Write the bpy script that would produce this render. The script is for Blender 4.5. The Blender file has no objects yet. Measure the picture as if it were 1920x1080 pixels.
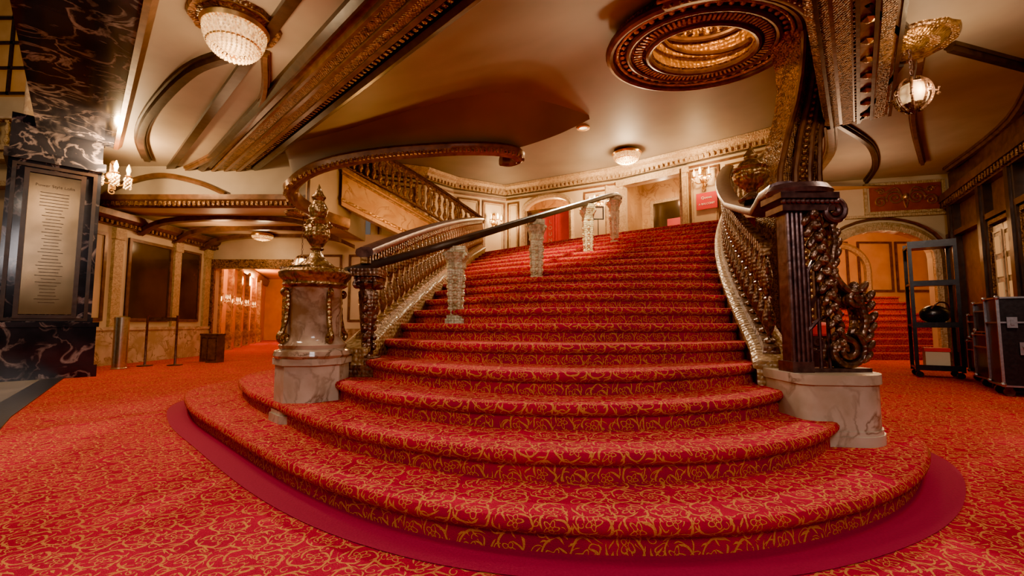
import bpy, math, random
from mathutils import Vector, Matrix
random.seed(7)
SC=bpy.context.scene
COL=SC.collection
pi=math.pi
try: SC.view_settings.look='AgX - Punchy'
except Exception: pass
# ------------------------------------------------------------------ node helper
class NT:
    def __init__(s,name):
        s.m=bpy.data.materials.new(name); s.m.use_nodes=True
        s.t=s.m.node_tree; s.b=s.t.nodes['Principled BSDF']
    def n(s,typ,**k):
        nd=s.t.nodes.new(typ)
        for a,b in k.items(): setattr(nd,a,b)
        return nd
    def l(s,a,b): s.t.links.new(a,b)
    def math(s,op,a,b=None,c=None,clamp=False):
        nd=s.n('ShaderNodeMath',operation=op); nd.use_clamp=clamp
        for i,v in enumerate((a,b,c)):
            if v is None: continue
            if isinstance(v,(int,float)): nd.inputs[i].default_value=v
            else: s.l(v,nd.inputs[i])
        return nd.outputs[0]
    def ramp(s,fac,stops):
        r=s.n('ShaderNodeValToRGB'); e=r.color_ramp.elements
        while len(e)<len(stops): e.new(.5)
        for el,(p,c) in zip(e,stops): el.position=p; el.color=(*c,1)
        s.l(fac,r.inputs[0]); return r.outputs[0]
    def mix(s,fac,a,b):
        m=s.n('ShaderNodeMix',data_type='RGBA')
        if isinstance(fac,(int,float)): m.inputs[0].default_value=fac
        else: s.l(fac,m.inputs[0])
        for i,v in ((6,a),(7,b)):
            if isinstance(v,tuple): m.inputs[i].default_value=(*v,1)
            else: s.l(v,m.inputs[i])
        return m.outputs[2]
    def bump(s,h,strength=.5,dist=.02):
        b=s.n('ShaderNodeBump'); b.inputs['Strength'].default_value=strength; b.inputs['Distance'].default_value=dist
        s.l(h,b.inputs['Height']); s.l(b.outputs[0],s.b.inputs['Normal'])
    def set(s,**k):
        for a,v in k.items():
            i=s.b.inputs[a.replace('_',' ')]
            if isinstance(v,(int,float,tuple)): i.default_value=(*v,1) if isinstance(v,tuple) and len(v)==3 else v
            else: s.l(v,i)
def noisy(name,c1,c2,scale=5,rough=.5,metal=0,bump=.2,detail=5,dist=.01):
    t=NT(name); co=t.n('ShaderNodeTexCoord'); nz=t.n('ShaderNodeTexNoise')
    nz.inputs['Scale'].default_value=scale; nz.inputs['Detail'].default_value=detail
    t.l(co.outputs['Object'],nz.inputs['Vector'])
    t.set(Base_Color=t.ramp(nz.outputs[0],[(.3,c1),(.7,c2)]),Roughness=rough,Metallic=metal)
    if bump: t.bump(nz.outputs[0],bump,dist)
    return t.m
def marble(name,c1,c2,c3,scale=3,rough=.25,vein=.7):
    t=NT(name); co=t.n('ShaderNodeTexCoord'); nz=t.n('ShaderNodeTexNoise')
    nz.inputs['Scale'].default_value=scale; nz.inputs['Detail'].default_value=8; nz.inputs['Distortion'].default_value=.9
    n2=t.n('ShaderNodeTexNoise'); n2.inputs['Scale'].default_value=scale*.8; n2.inputs['Detail'].default_value=7
    t.l(co.outputs['Object'],nz.inputs['Vector']); t.l(co.outputs['Object'],n2.inputs['Vector'])
    v=t.math('ABSOLUTE',t.math('SUBTRACT',nz.outputs[0],.5))
    base=t.ramp(n2.outputs[0],[(.38,c1),(.6,c2)])
    f=t.math('SUBTRACT',1,t.math('MULTIPLY',v,28),clamp=True)
    msk=t.math('MULTIPLY',t.math('SUBTRACT',n2.outputs[0],.38,clamp=True),5,clamp=True)
    t.set(Base_Color=t.mix(t.math('MULTIPLY',t.math('MULTIPLY',f,msk),vein),base,c3),Roughness=rough)
    return t.m
def carved(name,c1,c2,scale=14,rough=.4,metal=.3,strength=.9):
    t=NT(name); co=t.n('ShaderNodeTexCoord'); v=t.n('ShaderNodeTexVoronoi'); v.feature='SMOOTH_F1'
    v.inputs['Scale'].default_value=scale; v.inputs['Smoothness'].default_value=.4; v.inputs['Randomness'].default_value=.4
    nz=t.n('ShaderNodeTexNoise'); nz.inputs['Scale'].default_value=scale*.35; nz.inputs['Distortion'].default_value=2
    t.l(co.outputs['Object'],v.inputs['Vector']); t.l(co.outputs['Object'],nz.inputs['Vector'])
    h=t.math('ADD',t.math('SUBTRACT',1,v.outputs['Distance']),t.math('MULTIPLY',nz.outputs[0],.8))
    t.set(Base_Color=t.ramp(nz.outputs[0],[(.35,c1),(.65,c2)]),Roughness=rough,Metallic=metal)
    t.bump(h,strength,.025); return t.m
def emis(name,c,s,rough=.3,sc=30):
    t=NT(name); co=t.n('ShaderNodeTexCoord'); v=t.n('ShaderNodeTexVoronoi'); v.inputs['Scale'].default_value=sc
    t.l(co.outputs['Object'],v.inputs['Vector'])
    t.set(Base_Color=(.8,.6,.35),Emission_Color=t.ramp(v.outputs['Distance'],[(0,c),(.7,tuple(q*.12 for q in c))]),Emission_Strength=s,Roughness=rough); return t.m
def carpet(name,red1,red2,gold):
    t=NT(name); co=t.n('ShaderNodeUVMap'); co.uv_map='UVMap'
    sc=t.n('ShaderNodeVectorMath',operation='SCALE'); sc.inputs['Scale'].default_value=6.4; t.l(co.outputs[0],sc.inputs[0])
    nz=t.n('ShaderNodeTexNoise'); nz.noise_dimensions='2D'; nz.inputs['Scale'].default_value=1.6; nz.inputs['Detail'].default_value=1; t.l(sc.outputs[0],nz.inputs['Vector'])
    ns=t.n('ShaderNodeVectorMath',operation='SCALE'); ns.inputs['Scale'].default_value=.25; t.l(nz.outputs['Color'],ns.inputs[0])
    ad=t.n('ShaderNodeVectorMath',operation='ADD'); t.l(sc.outputs[0],ad.inputs[0]); t.l(ns.outputs[0],ad.inputs[1])
    P=ad.outputs[0]
    def layer(P,mul,off,rnd=.3):
        s2=t.n('ShaderNodeVectorMath',operation='MULTIPLY_ADD'); s2.inputs[1].default_value=(mul,mul,1); s2.inputs[2].default_value=(off,off*1.7,0); t.l(P,s2.inputs[0])
        v=t.n('ShaderNodeTexVoronoi'); v.voronoi_dimensions='2D'; v.inputs['Scale'].default_value=1; v.inputs['Randomness'].default_value=rnd
        t.l(s2.outputs[0],v.inputs['Vector'])
        d=t.n('ShaderNodeVectorMath',operation='SUBTRACT'); t.l(s2.outputs[0],d.inputs[0]); t.l(v.outputs['Position'],d.inputs[1])
        sp=t.n('ShaderNodeSeparateXYZ'); t.l(d.outputs[0],sp.inputs[0])
        return t.math('ARCTAN2',sp.outputs[1],sp.outputs[0]),v.outputs['Distance']
    def AND(*x):
        o=x[0]
        for q in x[1:]: o=t.math('MULTIPLY',o,q)
        return o
    def line(a,r,n,base,amp,wd,ph=0):
        rr=t.math('MULTIPLY_ADD',t.math('COSINE',t.math('MULTIPLY_ADD',a,n,ph)),amp,base)
        return t.math('LESS_THAN',t.math('ABSOLUTE',t.math('SUBTRACT',r,rr)),wd)
    a,r=layer(P,1,0,.35)
    g1=line(a,r,5,.16,.05,.02); g2=line(a,r,5,.055,.02,.018,pi)
    s3=t.math('SINE',t.math('ADD',t.math('MULTIPLY',a,3),t.math('MULTIPLY',r,19)))
    arm=AND(t.math('GREATER_THAN',s3,.84),t.math('GREATER_THAN',r,.24),t.math('LESS_THAN',r,.6))
    leafy=AND(t.math('GREATER_THAN',t.math('SINE',t.math('SUBTRACT',t.math('MULTIPLY',a,8),t.math('MULTIPLY',r,34))),.6),t.math('GREATER_THAN',r,.40),t.math('LESS_THAN',r,.50))
    a2,r2=layer(P,2,.5,.6)
    cur=AND(t.math('GREATER_THAN',t.math('SINE',t.math('ADD',a2,t.math('MULTIPLY',r2,17))),.89),t.math('LESS_THAN',r2,.42),t.math('GREATER_THAN',r,.26))
    g=t.math('MAXIMUM',t.math('MAXIMUM',g1,g2),t.math('MAXIMUM',arm,t.math('MAXIMUM',cur,leafy)))
    f=t.n('ShaderNodeTexNoise'); f.inputs['Scale'].default_value=110; t.l(co.outputs[0],f.inputs['Vector'])
    gg=t.math('MULTIPLY',g,t.math('MULTIPLY_ADD',f.outputs[0],1.0,.15),clamp=True)
    n2=t.n('ShaderNodeTexNoise'); n2.inputs['Scale'].default_value=3; t.l(co.outputs[0],n2.inputs['Vector'])
    red=t.ramp(n2.outputs[0],[(.35,red1),(.65,red2)])
    fb=t.n('ShaderNodeTexNoise'); fb.inputs['Scale'].default_value=260; t.l(co.outputs[0],fb.inputs['Vector'])
    t.set(Base_Color=t.mix(gg,red,gold),Roughness=.92,Sheen_Weight=.08,Sheen_Tint=(1,.2,.25),Specular_IOR_Level=.05)
    t.bump(t.math('ADD',fb.outputs[0],t.math('MULTIPLY',g,.6)),.6,.006); return t.m
M_carpet=carpet('floral_carpet',(.38,.0006,.034),(.52,.001,.042),(.76,.34,.06))
M_border=noisy('plain_red_carpet',(.30,.0006,.035),(.38,.001,.042),90,.95,0,.6,dist=.004)
M_plaster=noisy('cream_plaster',(.50,.38,.23),(.64,.50,.32),1.5,.5,0,.08)
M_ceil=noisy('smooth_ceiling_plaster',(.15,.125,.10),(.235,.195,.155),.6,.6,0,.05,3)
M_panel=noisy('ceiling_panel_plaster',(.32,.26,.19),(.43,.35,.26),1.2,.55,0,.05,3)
M_wood=noisy('brown_moulding',(.085,.036,.015),(.19,.085,.034),8,.32,.2,.3)
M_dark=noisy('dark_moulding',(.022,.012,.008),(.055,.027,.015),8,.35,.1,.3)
M_carv=carved('carved_gilt_brown',(.07,.03,.012),(.36,.175,.055),34,.35,.35,.6)
M_carvl=carved('carved_cream',(.36,.24,.12),(.55,.4,.22),26,.45,.1,.5)
M_carva=carved('carved_amber_stone',(.22,.11,.04),(.42,.25,.10),26,.4,.2,.6)
M_bronze=carved('aged_bronze',(.09,.05,.035),(.27,.145,.08),30,.32,.65,.4)
M_bronzeg=carved('gilded_bronze',(.16,.075,.025),(.46,.25,.08),30,.3,.7,.4)
M_bal=carved('brown_gilt_ironwork',(.12,.05,.018),(.34,.17,.055),30,.42,.45,.4)
M_iron=noisy('dark_bronze',(.075,.042,.04),(.18,.10,.085),20,.32,.6,.3)
M_marb=marble('tan_marble',(.42,.30,.18),(.62,.49,.34),(.16,.08,.04),3.4,vein=.8)
M_marbb=marble('brown_veined_marble',(.20,.10,.045),(.52,.35,.22),(.08,.03,.015),4.5,.1,.9)
M_marbo=marble('amber_marble',(.5,.28,.1),(.62,.4,.18),(.25,.1,.03),2.2,.3)
M_marbd=marble('blue_black_marble',(.012,.014,.022),(.035,.036,.052),(.38,.3,.3),2.4,.12,.85)
M_gold=noisy('brass',(.6,.35,.1),(.8,.5,.18),15,.28,.9,.1)
M_plaque=noisy('bronze_plaque',(.13,.082,.04),(.22,.14,.07),3,.22,.8,.05)
M_engr=noisy('gold_engraving',(.05,.03,.018),(.08,.05,.03),3,.4,.6,.05)
M_crys=emis('crystal_beads',(1,.56,.17),3.0)
M_bowl=emis('crystal_bowl',(1,.6,.22),3.4,sc=22)
M_bulb=emis('lamp_glass',(1,.72,.38),18,sc=4)
M_bulbo=emis('amber_lamp_glass',(1,.5,.15),14,sc=4)
M_orange=noisy('amber_lit_plaster',(.6,.3,.1),(.75,.42,.16),2,.5,0,.1)  # amber lamplight put into the plaster's base colour
M_golds=carved('gilded_plaster',(.3,.15,.04),(.6,.34,.1),14,.35,.5,.7)
M_redw=noisy('red_wall_panel',(.45,.008,.01),(.6,.015,.015),3,.5,0,.05)
M_redr=noisy('red_relief_ground',(.25,.04,.015),(.34,.07,.025),6,.45,.1,.3)
M_sign=noisy('red_sign_board',(.55,.01,.015),(.62,.015,.02),3,.5,0,0)
M_white=noisy('white_lettering',(.85,.82,.75),(.9,.87,.8),3,.5,0,0)
M_black=noisy('black_laminate',(.008,.008,.01),(.022,.022,.026),25,.3,0,.15)
M_alu=noisy('aluminium_edging',(.35,.35,.37),(.5,.5,.52),30,.3,.9,.1)
M_glass=noisy('dark_glass_panel',(.05,.03,.016),(.1,.06,.03),1.2,.12,.4,0)
M_floorst=marble('pale_stone_floor',(.2,.17,.14),(.3,.26,.21),(.12,.09,.07),1.5,.3)
M_steel=noisy('brushed_steel',(.5,.42,.3),(.7,.6,.45),30,.25,.9,.1)
M_ivory=carved('carved_cream_gold_stone',(.42,.33,.15),(.74,.62,.34),34,.4,.15,.5)
# ------------------------------------------------------------------ geometry helper
def merge(*gs):
    V=[];F=[]
    for g in gs:
        o=len(V); V+=[Vector(v) for v in g[0]]; F+=[tuple(i+o for i in f) for f in g[1]]
    return V,F
def xf(g,loc=(0,0,0),rz=0,sc=(1,1,1),rx=0,ry=0):
    m=Matrix.Translation(loc)@Matrix.Rotation(rz,4,'Z')@Matrix.Rotation(ry,4,'Y')@Matrix.Rotation(rx,4,'X')@Matrix.Diagonal((*sc,1))
    return [m@Vector(v) for v in g[0]],g[1]
def box(x0,x1,y0,y1,z0,z1,b=0):
    V=[(x0,y0,z0),(x1,y0,z0),(x1,y1,z0),(x0,y1,z0),(x0,y0,z1),(x1,y0,z1),(x1,y1,z1),(x0,y1,z1)]
    return V,[(3,2,1,0),(4,5,6,7),(0,1,5,4),(1,2,6,5),(2,3,7,6),(3,0,4,7)]
def prism(poly,z0,z1):
    n=len(poly); V=[(x,y,z0) for x,y in poly]+[(x,y,z1) for x,y in poly]
    return V,[tuple(range(n))[::-1],tuple(range(n,2*n))]+[(i,(i+1)%n,n+(i+1)%n,n+i) for i in range(n)]
def loft(secs,closed=False,cap=True,ring=True):
    n=len(secs[0]); V=[v for s in secs for v in s]; F=[]; m=len(secs)
    for i in range(m if closed else m-1):
        a=i*n; b=((i+1)%m)*n
        for j in range(n if ring else n-1):
            k=(j+1)%n; F.append((a+j,a+k,b+k,b+j))
    if cap and not closed and ring:
        F.append(tuple(range(n))[::-1]); F.append(tuple((m-1)*n+i for i in range(n)))
    return V,F
def lathe(prof,seg=20,flute=0,nf=0,sq=0):
    secs=[]
    for r,z in prof:
        s=[]
        for i in range(seg):
            a=2*pi*i/seg; q=max(r,.0005)
            if flute: q*=1+flute*math.cos(nf*a)
            s.append(Vector((q*math.cos(a),q*math.sin(a),z)))
        secs.append(s)
    return loft(secs)
def sphere(c,r,seg=10,rings=6,sz=1):
    return xf(lathe([(r*math.sin(pi*i/rings),-r*math.cos(pi*i/rings)*sz) for i in range(rings+1)],seg),c)
def octa(c,r,sz=1.3):
    x,y,z=c
    return [(x+r,y,z),(x,y+r,z),(x-r,y,z),(x,y-r,z),(x,y,z+r*sz),(x,y,z-r*sz)],[(0,1,4),(1,2,4),(2,3,4),(3,0,4),(1,0,5),(2,1,5),(3,2,5),(0,3,5)]
def tube(path,r,seg=8,closed=False,flat=1):
    P=[Vector(p) for p in path]; n=len(P); secs=[]; up=None
    for i in range(n):
        a=P[i-1] if (i>0 or closed) else P[i]; b=P[(i+1)%n] if (i<n-1 or closed) else P[i]
        t=(b-a).normalized()
        if up is None:
            up=Vector((0,0,1)) if abs(t.z)<.9 else Vector((0,1,0))
        s=t.cross(up).normalized(); up=s.cross(t).normalized()
        rr=r[i] if isinstance(r,(list,tuple)) else r
        secs.append([P[i]+s*rr*flat*math.cos(2*pi*j/seg)+up*rr*math.sin(2*pi*j/seg) for j in range(seg)])
    return loft(secs,closed)
def sweep(path,prof,closed=False):
    P=[Vector(p) for p in path]; n=len(P); secs=[]
    for i in range(n):
        a=P[i-1] if (i>0 or closed) else P[i]; b=P[(i+1)%n] if (i<n-1 or closed) else P[i]
        t=(b-a); t.z=0; t.normalize(); rt=Vector((t.y,-t.x,0))
        secs.append([P[i]+rt*u+Vector((0,0,w)) for u,w in prof])
    return loft(secs,closed)
def dentils(path,sp,lat,z0,z1,wl=.05,ww=.04,closed=False):
    """row of small carved blocks following a path"""
    P=[Vector(p) for p in path]
    if closed: P.append(P[0])
    gs=[]; carry=sp/2
    for i in range(len(P)-1):
        d=P[i+1]-P[i]; L=Vector((d.x,d.y,0)).length
        if L<1e-6: continue
        t=Vector((d.x,d.y,0))/L; rt=Vector((t.y,-t.x,0)); s=carry
        while s<L:
            c=P[i]+d*(s/L)+rt*lat
            V=[c+t*a+rt*b+Vector((0,0,z)) for z in (z0,z1) for a,b in ((-wl/2,-ww/2),(wl/2,-ww/2),(wl/2,ww/2),(-wl/2,ww/2))]
            gs.append((V,[(3,2,1,0),(4,5,6,7),(0,1,5,4),(1,2,6,5),(2,3,7,6),(3,0,4,7)])); s+=sp
        carry=s-L
    return merge(*gs)
def cat(pts,n=8,closed=False):
    P=[Vector(p) for p in pts]; out=[]; m=len(P)
    for i in range(m if closed else m-1):
        g=lambda k:P[k%m] if closed else P[max(0,min(m-1,k))]
        p0,p1,p2,p3=g(i-1),g(i),g(i+1),g(i+2)
        for j in range(n):
            t=j/n; out.append(.5*((2*p1)+(p2-p0)*t+(2*p0-5*p1+4*p2-p3)*t*t+(3*p1-p0-3*p2+p3)*t**3))
    if not closed: out.append(P[-1])
    return out
def spiral(c,r0,r1,turns,a0,n=28,y=0):
    out=[]
    for i in range(n+1):
        t=i/n; r=r0+(r1-r0)*t; a=a0+turns*2*pi*t
        out.append(Vector((c[0]+r*math.cos(a),y,c[1]+r*math.sin(a))))
    return out
def obox(p0,d,u0,u1,w0,w1,z0,z1):
    p=Vector((p0[0],p0[1],0)); D=Vector((d[0],d[1],0)).normalized(); N=Vector((D.y,-D.x,0))
    V=[p+D*u+N*w+Vector((0,0,z)) for z in (z0,z1) for u,w in ((u0,w1),(u1,w1),(u1,w0),(u0,w0))]
    return V,[(3,2,1,0),(4,5,6,7),(0,1,5,4),(1,2,6,5),(2,3,7,6),(3,0,4,7)]
def frame(p0,d,u0,u1,z0,z1,w=.06,t=.035):
    return merge(obox(p0,d,u0,u1,0,t,z0,z0+w),obox(p0,d,u0,u1,0,t,z1-w,z1),obox(p0,d,u0,u0+w,0,t,z0+w,z1-w),obox(p0,d,u1-w,u1,0,t,z0+w,z1-w))
def arch(p0,d,u0,u1,zs,zt,w0,w1,n=16,top=None):
    gs=[]; top=zt if top is None else top; um=(u0+u1)/2; hw=(u1-u0)/2
    for i in range(n):
        a=pi-pi*i/n; b=pi-pi*(i+1)/n
        ua,ub=um+hw*math.cos(a),um+hw*math.cos(b); za,zb=zs+(zt-zs)*math.sin(a),zs+(zt-zs)*math.sin(b)
        g=obox(p0,d,ua,ub,w0,w1,0,1); V=[Vector(v) for v in g[0]]
        V[0].z=V[3].z=za; V[1].z=V[2].z=zb
        for k in (4,5,6,7): V[k].z=top+.002
        gs.append((V,g[1]))
    return merge(*gs)
def archband(p0,d,u0,u1,zb,zs,zt,w,t):
    um=(u0+u1)/2; hw=(u1-u0)/2; D=Vector((d[0],d[1],0)).normalized(); N=Vector((D.y,-D.x,0)); p=Vector((p0[0],p0[1],0))
    pts=[(u0,zb,-1,0)]+[(um+hw*math.cos(pi-pi*i/16),zs+(zt-zs)*math.sin(pi*i/16),math.cos(pi-pi*i/16),math.sin(pi*i/16)) for i in range(17)]+[(u1,zb,1,0)]
    secs=[]
    for u,z,nu,nz in pts:
        q=lambda s,ww:p+D*(u+nu*s)+N*ww+Vector((0,0,z+nz*s))
        secs.append([q(0,-.02),q(0,t),q(w*.5,t*1.5),q(w,t*.6),q(w,-.02)])
    return loft(secs)
def mk(name,g,mat,parent=None,label=None,cat=None,kind=None,group=None,smooth=False,local=False,uv=None,data=None):
    V=[Vector(v) for v in g[0]]
    xs=[v.x for v in V];ys=[v.y for v in V];zs=[v.z for v in V]
    o=Vector(((min(xs)+max(xs))/2,(min(ys)+max(ys))/2,min(zs)))
    me=bpy.data.meshes.new(name); me.from_pydata([v-o for v in V],[],g[1]); me.materials.append(mat)
    if uv=='xy':
        L=me.uv_layers.new(name='UVMap')
        for lp in me.loops: w=V[lp.vertex_index]; L.data[lp.index].uv=(w.x,w.y)
    elif uv=='xyz':
        L=me.uv_layers.new(name='UVMap')
        for lp in me.loops: w=V[lp.vertex_index]; L.data[lp.index].uv=(w.x,w.y+w.z)
    elif uv is not None:
        L=me.uv_layers.new(name='UVMap')
        for i,lp in enumerate(me.loops): L.data[i].uv=uv[i]
    if smooth:
        for p in me.polygons: p.use_smooth=True
        try: me.set_sharp_from_angle(angle=math.radians(40))
        except Exception: pass
    me.update()
    ob=bpy.data.objects.new(name,me); COL.objects.link(ob)
    if parent is not None:
        ob.parent=parent; ob.location=o if local else o-parent.location
    else: ob.location=o
    tag(ob,label,cat,kind,group); return ob
def tag(ob,label=None,cat=None,kind=None,group=None):
    if label: ob['label']=label
    if cat: ob['category']=cat
    if kind: ob['kind']=kind
    if group: ob['group']=group
def emp(name,loc,label,cat,group=None,rz=0):
    e=bpy.data.objects.new(name,None); e.empty_display_size=.1; COL.objects.link(e); e.location=loc; e.rotation_euler=(0,0,rz)
    tag(e,label,cat,None,group); return e
def inst(src,loc,parent=None,rz=0,sc=None):
    o=src.copy(); COL.objects.link(o); o.parent=parent; o.location=loc; o.rotation_euler=(0,0,rz)
    if sc: o.scale=sc
    return o
def S(name,g,mat,smooth=False,label=None,uv=None):
    return mk(name,g,mat,label=label,kind='structure',smooth=smooth,uv=uv)
def text(s,size,mat,parent,loc,rz,ext=.004,label=None,align='CENTER'):
    cu=bpy.data.curves.new('t','FONT'); cu.body=s; cu.size=size; cu.extrude=ext; cu.align_x=align
    o=bpy.data.objects.new('t',cu); COL.objects.link(o); bpy.context.view_layer.update()
    me=bpy.data.meshes.new_from_object(o.evaluated_get(bpy.context.evaluated_depsgraph_get())); bpy.data.objects.remove(o)
    me.materials.clear(); me.materials.append(mat)
    t=bpy.data.objects.new('lettering',me); COL.objects.link(t); t.parent=parent; t.location=loc; t.rotation_euler=(pi/2,0,rz)
    return t
def light(typ,loc,e,c=(1,.62,.3),size=.2,rot=None,spot=None,name='lamp_or_fill'):
    l=bpy.data.lights.new(name,typ); l.energy=e; l.color=c
    if typ=='AREA': l.size=size
    elif typ in('POINT','SPOT'): l.shadow_soft_size=size
    if spot: l.spot_size=spot; l.spot_blend=.8
    o=bpy.data.objects.new(name,l); COL.objects.link(o); o.location=loc
    if rot: o.rotation_euler=rot
    return o
TN=[0]
def trim(g,mat,smooth=False,label=None):
    TN[0]+=1; return S('trim_%d'%TN[0],g,mat,smooth,label)
# ------------------------------------------------------------------ camera
cam=bpy.data.cameras.new('camera'); co=bpy.data.objects.new('camera',cam); COL.objects.link(co)
co.location=(0,-.05,.9); co.rotation_euler=(pi/2+math.radians(4.5),0,0); cam.sensor_width=36; cam.lens=15.6; cam.shift_y=.0005; cam.clip_start=.05
SC.camera=co
w=bpy.data.worlds.new('world'); SC.world=w; w.use_nodes=True
w.node_tree.nodes['Background'].inputs[0].default_value=(1,.82,.72,1); w.node_tree.nodes['Background'].inputs[1].default_value=.2
# ------------------------------------------------------------------ floor
S('floor',([(-18,-3,0),(14,-3,0),(14,25,0),(-18,25,0)],[(0,1,2,3)]),M_carpet,uv='xy',label='red and gold floral carpet floor')
S('floor_stone',([(-18,-3,.004),(-3.2,-3,.004),(-3.2,2.4,.004),(-4.9,4.2,.004),(-7.5,7.3,.004),(-9.2,8.6,.004),(-18,8.6,.004)],[(0,1,2,3,4,5,6)]),M_floorst,label='pale stone lobby floor')
trim(sweep([(-3.2,2.4,0),(-4.9,4.2,0),(-7.5,7.3,0)],[(-.13,0),(.13,0),(.13,.012),(-.13,.012)]),M_black,label='black threshold strip')
# ------------------------------------------------------------------ main stair
R=.15
def lerp(a,b,t): return Vector(a).lerp(Vector(b),t)
def Lk(k):
    t=(k-4)/15; return Vector((-1.25+.5*t,3.85+6.6*t+1.55*t*t))
def Rk(k):
    t=(k-4)/15; return lerp((1.9,3.45),(3.98,8.15),t)+Vector((-.2*math.sin(pi*max(0,min(1,t))),0))
def arc(k,n=40):
    L,Rr=Lk(k),Rk(k); d=(Rr-L); nr=Vector((d.y,-d.x)).normalized(); b=.72*max(0,(19-k)/15)**1.3+.14
    return [L+d*(i/n)+nr*b*math.sin(pi*i/n)**.85 for i in range(n+1)]
O1=cat([(-3.1,7.0),(-3.65,6.0),(-3.62,5.1),(-3.0,4.2),(-2.15,3.35),(-1.15,2.42),(-.45,1.95),(.2,1.76),(.95,1.78),(1.68,2.06),(2.25,2.48),(2.68,3.0),(2.82,3.6),(2.7,4.2)],8)
O2=cat([(-2.8,6.5),(-3.15,5.7),(-2.95,4.9),(-2.4,4.1),(-1.75,3.4),(-1.14,2.78),(-.5,2.35),(.1,2.14),(.86,2.15),(1.45,2.35),(1.9,2.68),(2.2,3.1),(2.3,3.7)],8)
O3=cat([(-1.46,3.65),(-.95,3.02),(-.35,2.66),(.27,2.52),(.9,2.55),(1.45,2.76),(1.9,3.1)],8)
def stepmesh(F,back,z0,z1):
    prof=[(0,z0-.01),(0,z1-.075),(.022,z1-.068),(.044,z1-.045),(.046,z1-.024),(.034,z1-.006),(.012,z1)]
    n=len(F); V=[]; Fc=[]; uv=[]; s=0; ss=[0]
    for i in range(1,n): s+=(F[i]-F[i-1]).length; ss.append(s)
    for i,p in enumerate(F):
        t=(F[min(n-1,i+1)]-F[max(0,i-1)]).normalized(); o=Vector((t.y,-t.x))
        for a,z in prof: q=p+o*a; V.append((q.x,q.y,z))
    m=len(prof); vv=[0,.08,.10,.13,.15,.17,.195]
    for i in range(n-1):
        for j in range(m-1):
            Fc.append((i*m+j,(i+1)*m+j,(i+1)*m+j+1,i*m+j+1))
            uv+=[(ss[i],vv[j]+z1*3.1),(ss[i+1],vv[j]+z1*3.1),(ss[i+1],vv[j+1]+z1*3.1),(ss[i],vv[j+1]+z1*3.1)]
    top=[i*m+m-1 for i in range(n)]
    for b in reversed(back): V.append((b.x,b.y,z1)); top.append(len(V)-1)
    Fc.append(tuple(top)); uv+=[(V[i][0],V[i][1]+.37*z1*7) for i in top]
    return (V,Fc),uv
ST=emp('staircase',(.3,4,0),'grand staircase with red and gold floral carpet and rounded bottom steps','staircase')
for k in range(1,20):
    z0,z1=(k-1)*R,k*R
    if k==1: F,B=O1,[]
    elif k==2: F,B=O2,[]
    elif k==3: F,B=O3,[p+Vector((0,.05)) for p in arc(4)]
    elif k<19: F,B=arc(k),[p+Vector((.02,.06)) for p in arc(k+1)]
    else:
        F=arc(19); B=[Vector(p) for p in ((-1.0,12.3),(-1.9,13.2),(-1.9,14.2),(-.2,15.2),(3.3,13.35),(6.3,10.9),(6.2,9.4),(5.2,8.3),(4.4,8.0))]
    g,uv=stepmesh(F,B,z0,z1)
    o=mk('step' if k<19 else 'landing',g,M_carpet,ST,uv=uv,smooth=True)
def outw(O,i): t=(O[min(len(O)-1,i+1)]-O[max(0,i-1)]).normalized(); return Vector((t.y,-t.x))
S('floor_border',(lambda A,B:loft([[ (a.x,a.y,.004),(b.x,b.y,.004)] for a,b in zip(A,B)],ring=False,cap=False))(O1,[p+outw(O1,i)*.18 for i,p in enumerate(O1)]),M_border,label='plain crimson carpet border')
def curb(name,ks,f,side,mat,label):
    secs=[]
    for k in ks:
        p=f(k); d=(f(k+.5)-f(k-.5)).normalized(); o=Vector((d.y,-d.x))*side
        z=k*R+.10; q=lambda a,zz:Vector((p.x+o.x*a,p.y+o.y*a,zz))
        secs.append([q(-.01,0),q(-.01,z-.03),q(-.035,z-.02),q(-.035,z+.02),q(.0,z+.035),q(.2,z+.035),q(.235,z+.02),q(.235,z-.02),q(.21,z-.03),q(.21,0)])
    return mk(name,loft(secs),mat,ST,label=label)
curb('stringer',[3.7]+list(range(4,20)),Lk,-1,M_carva,'ornate amber stone stringer')
curb('stringer',[3.3]+list(range(4,20)),Rk,1,M_carva,'carved amber stone stringer')
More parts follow.
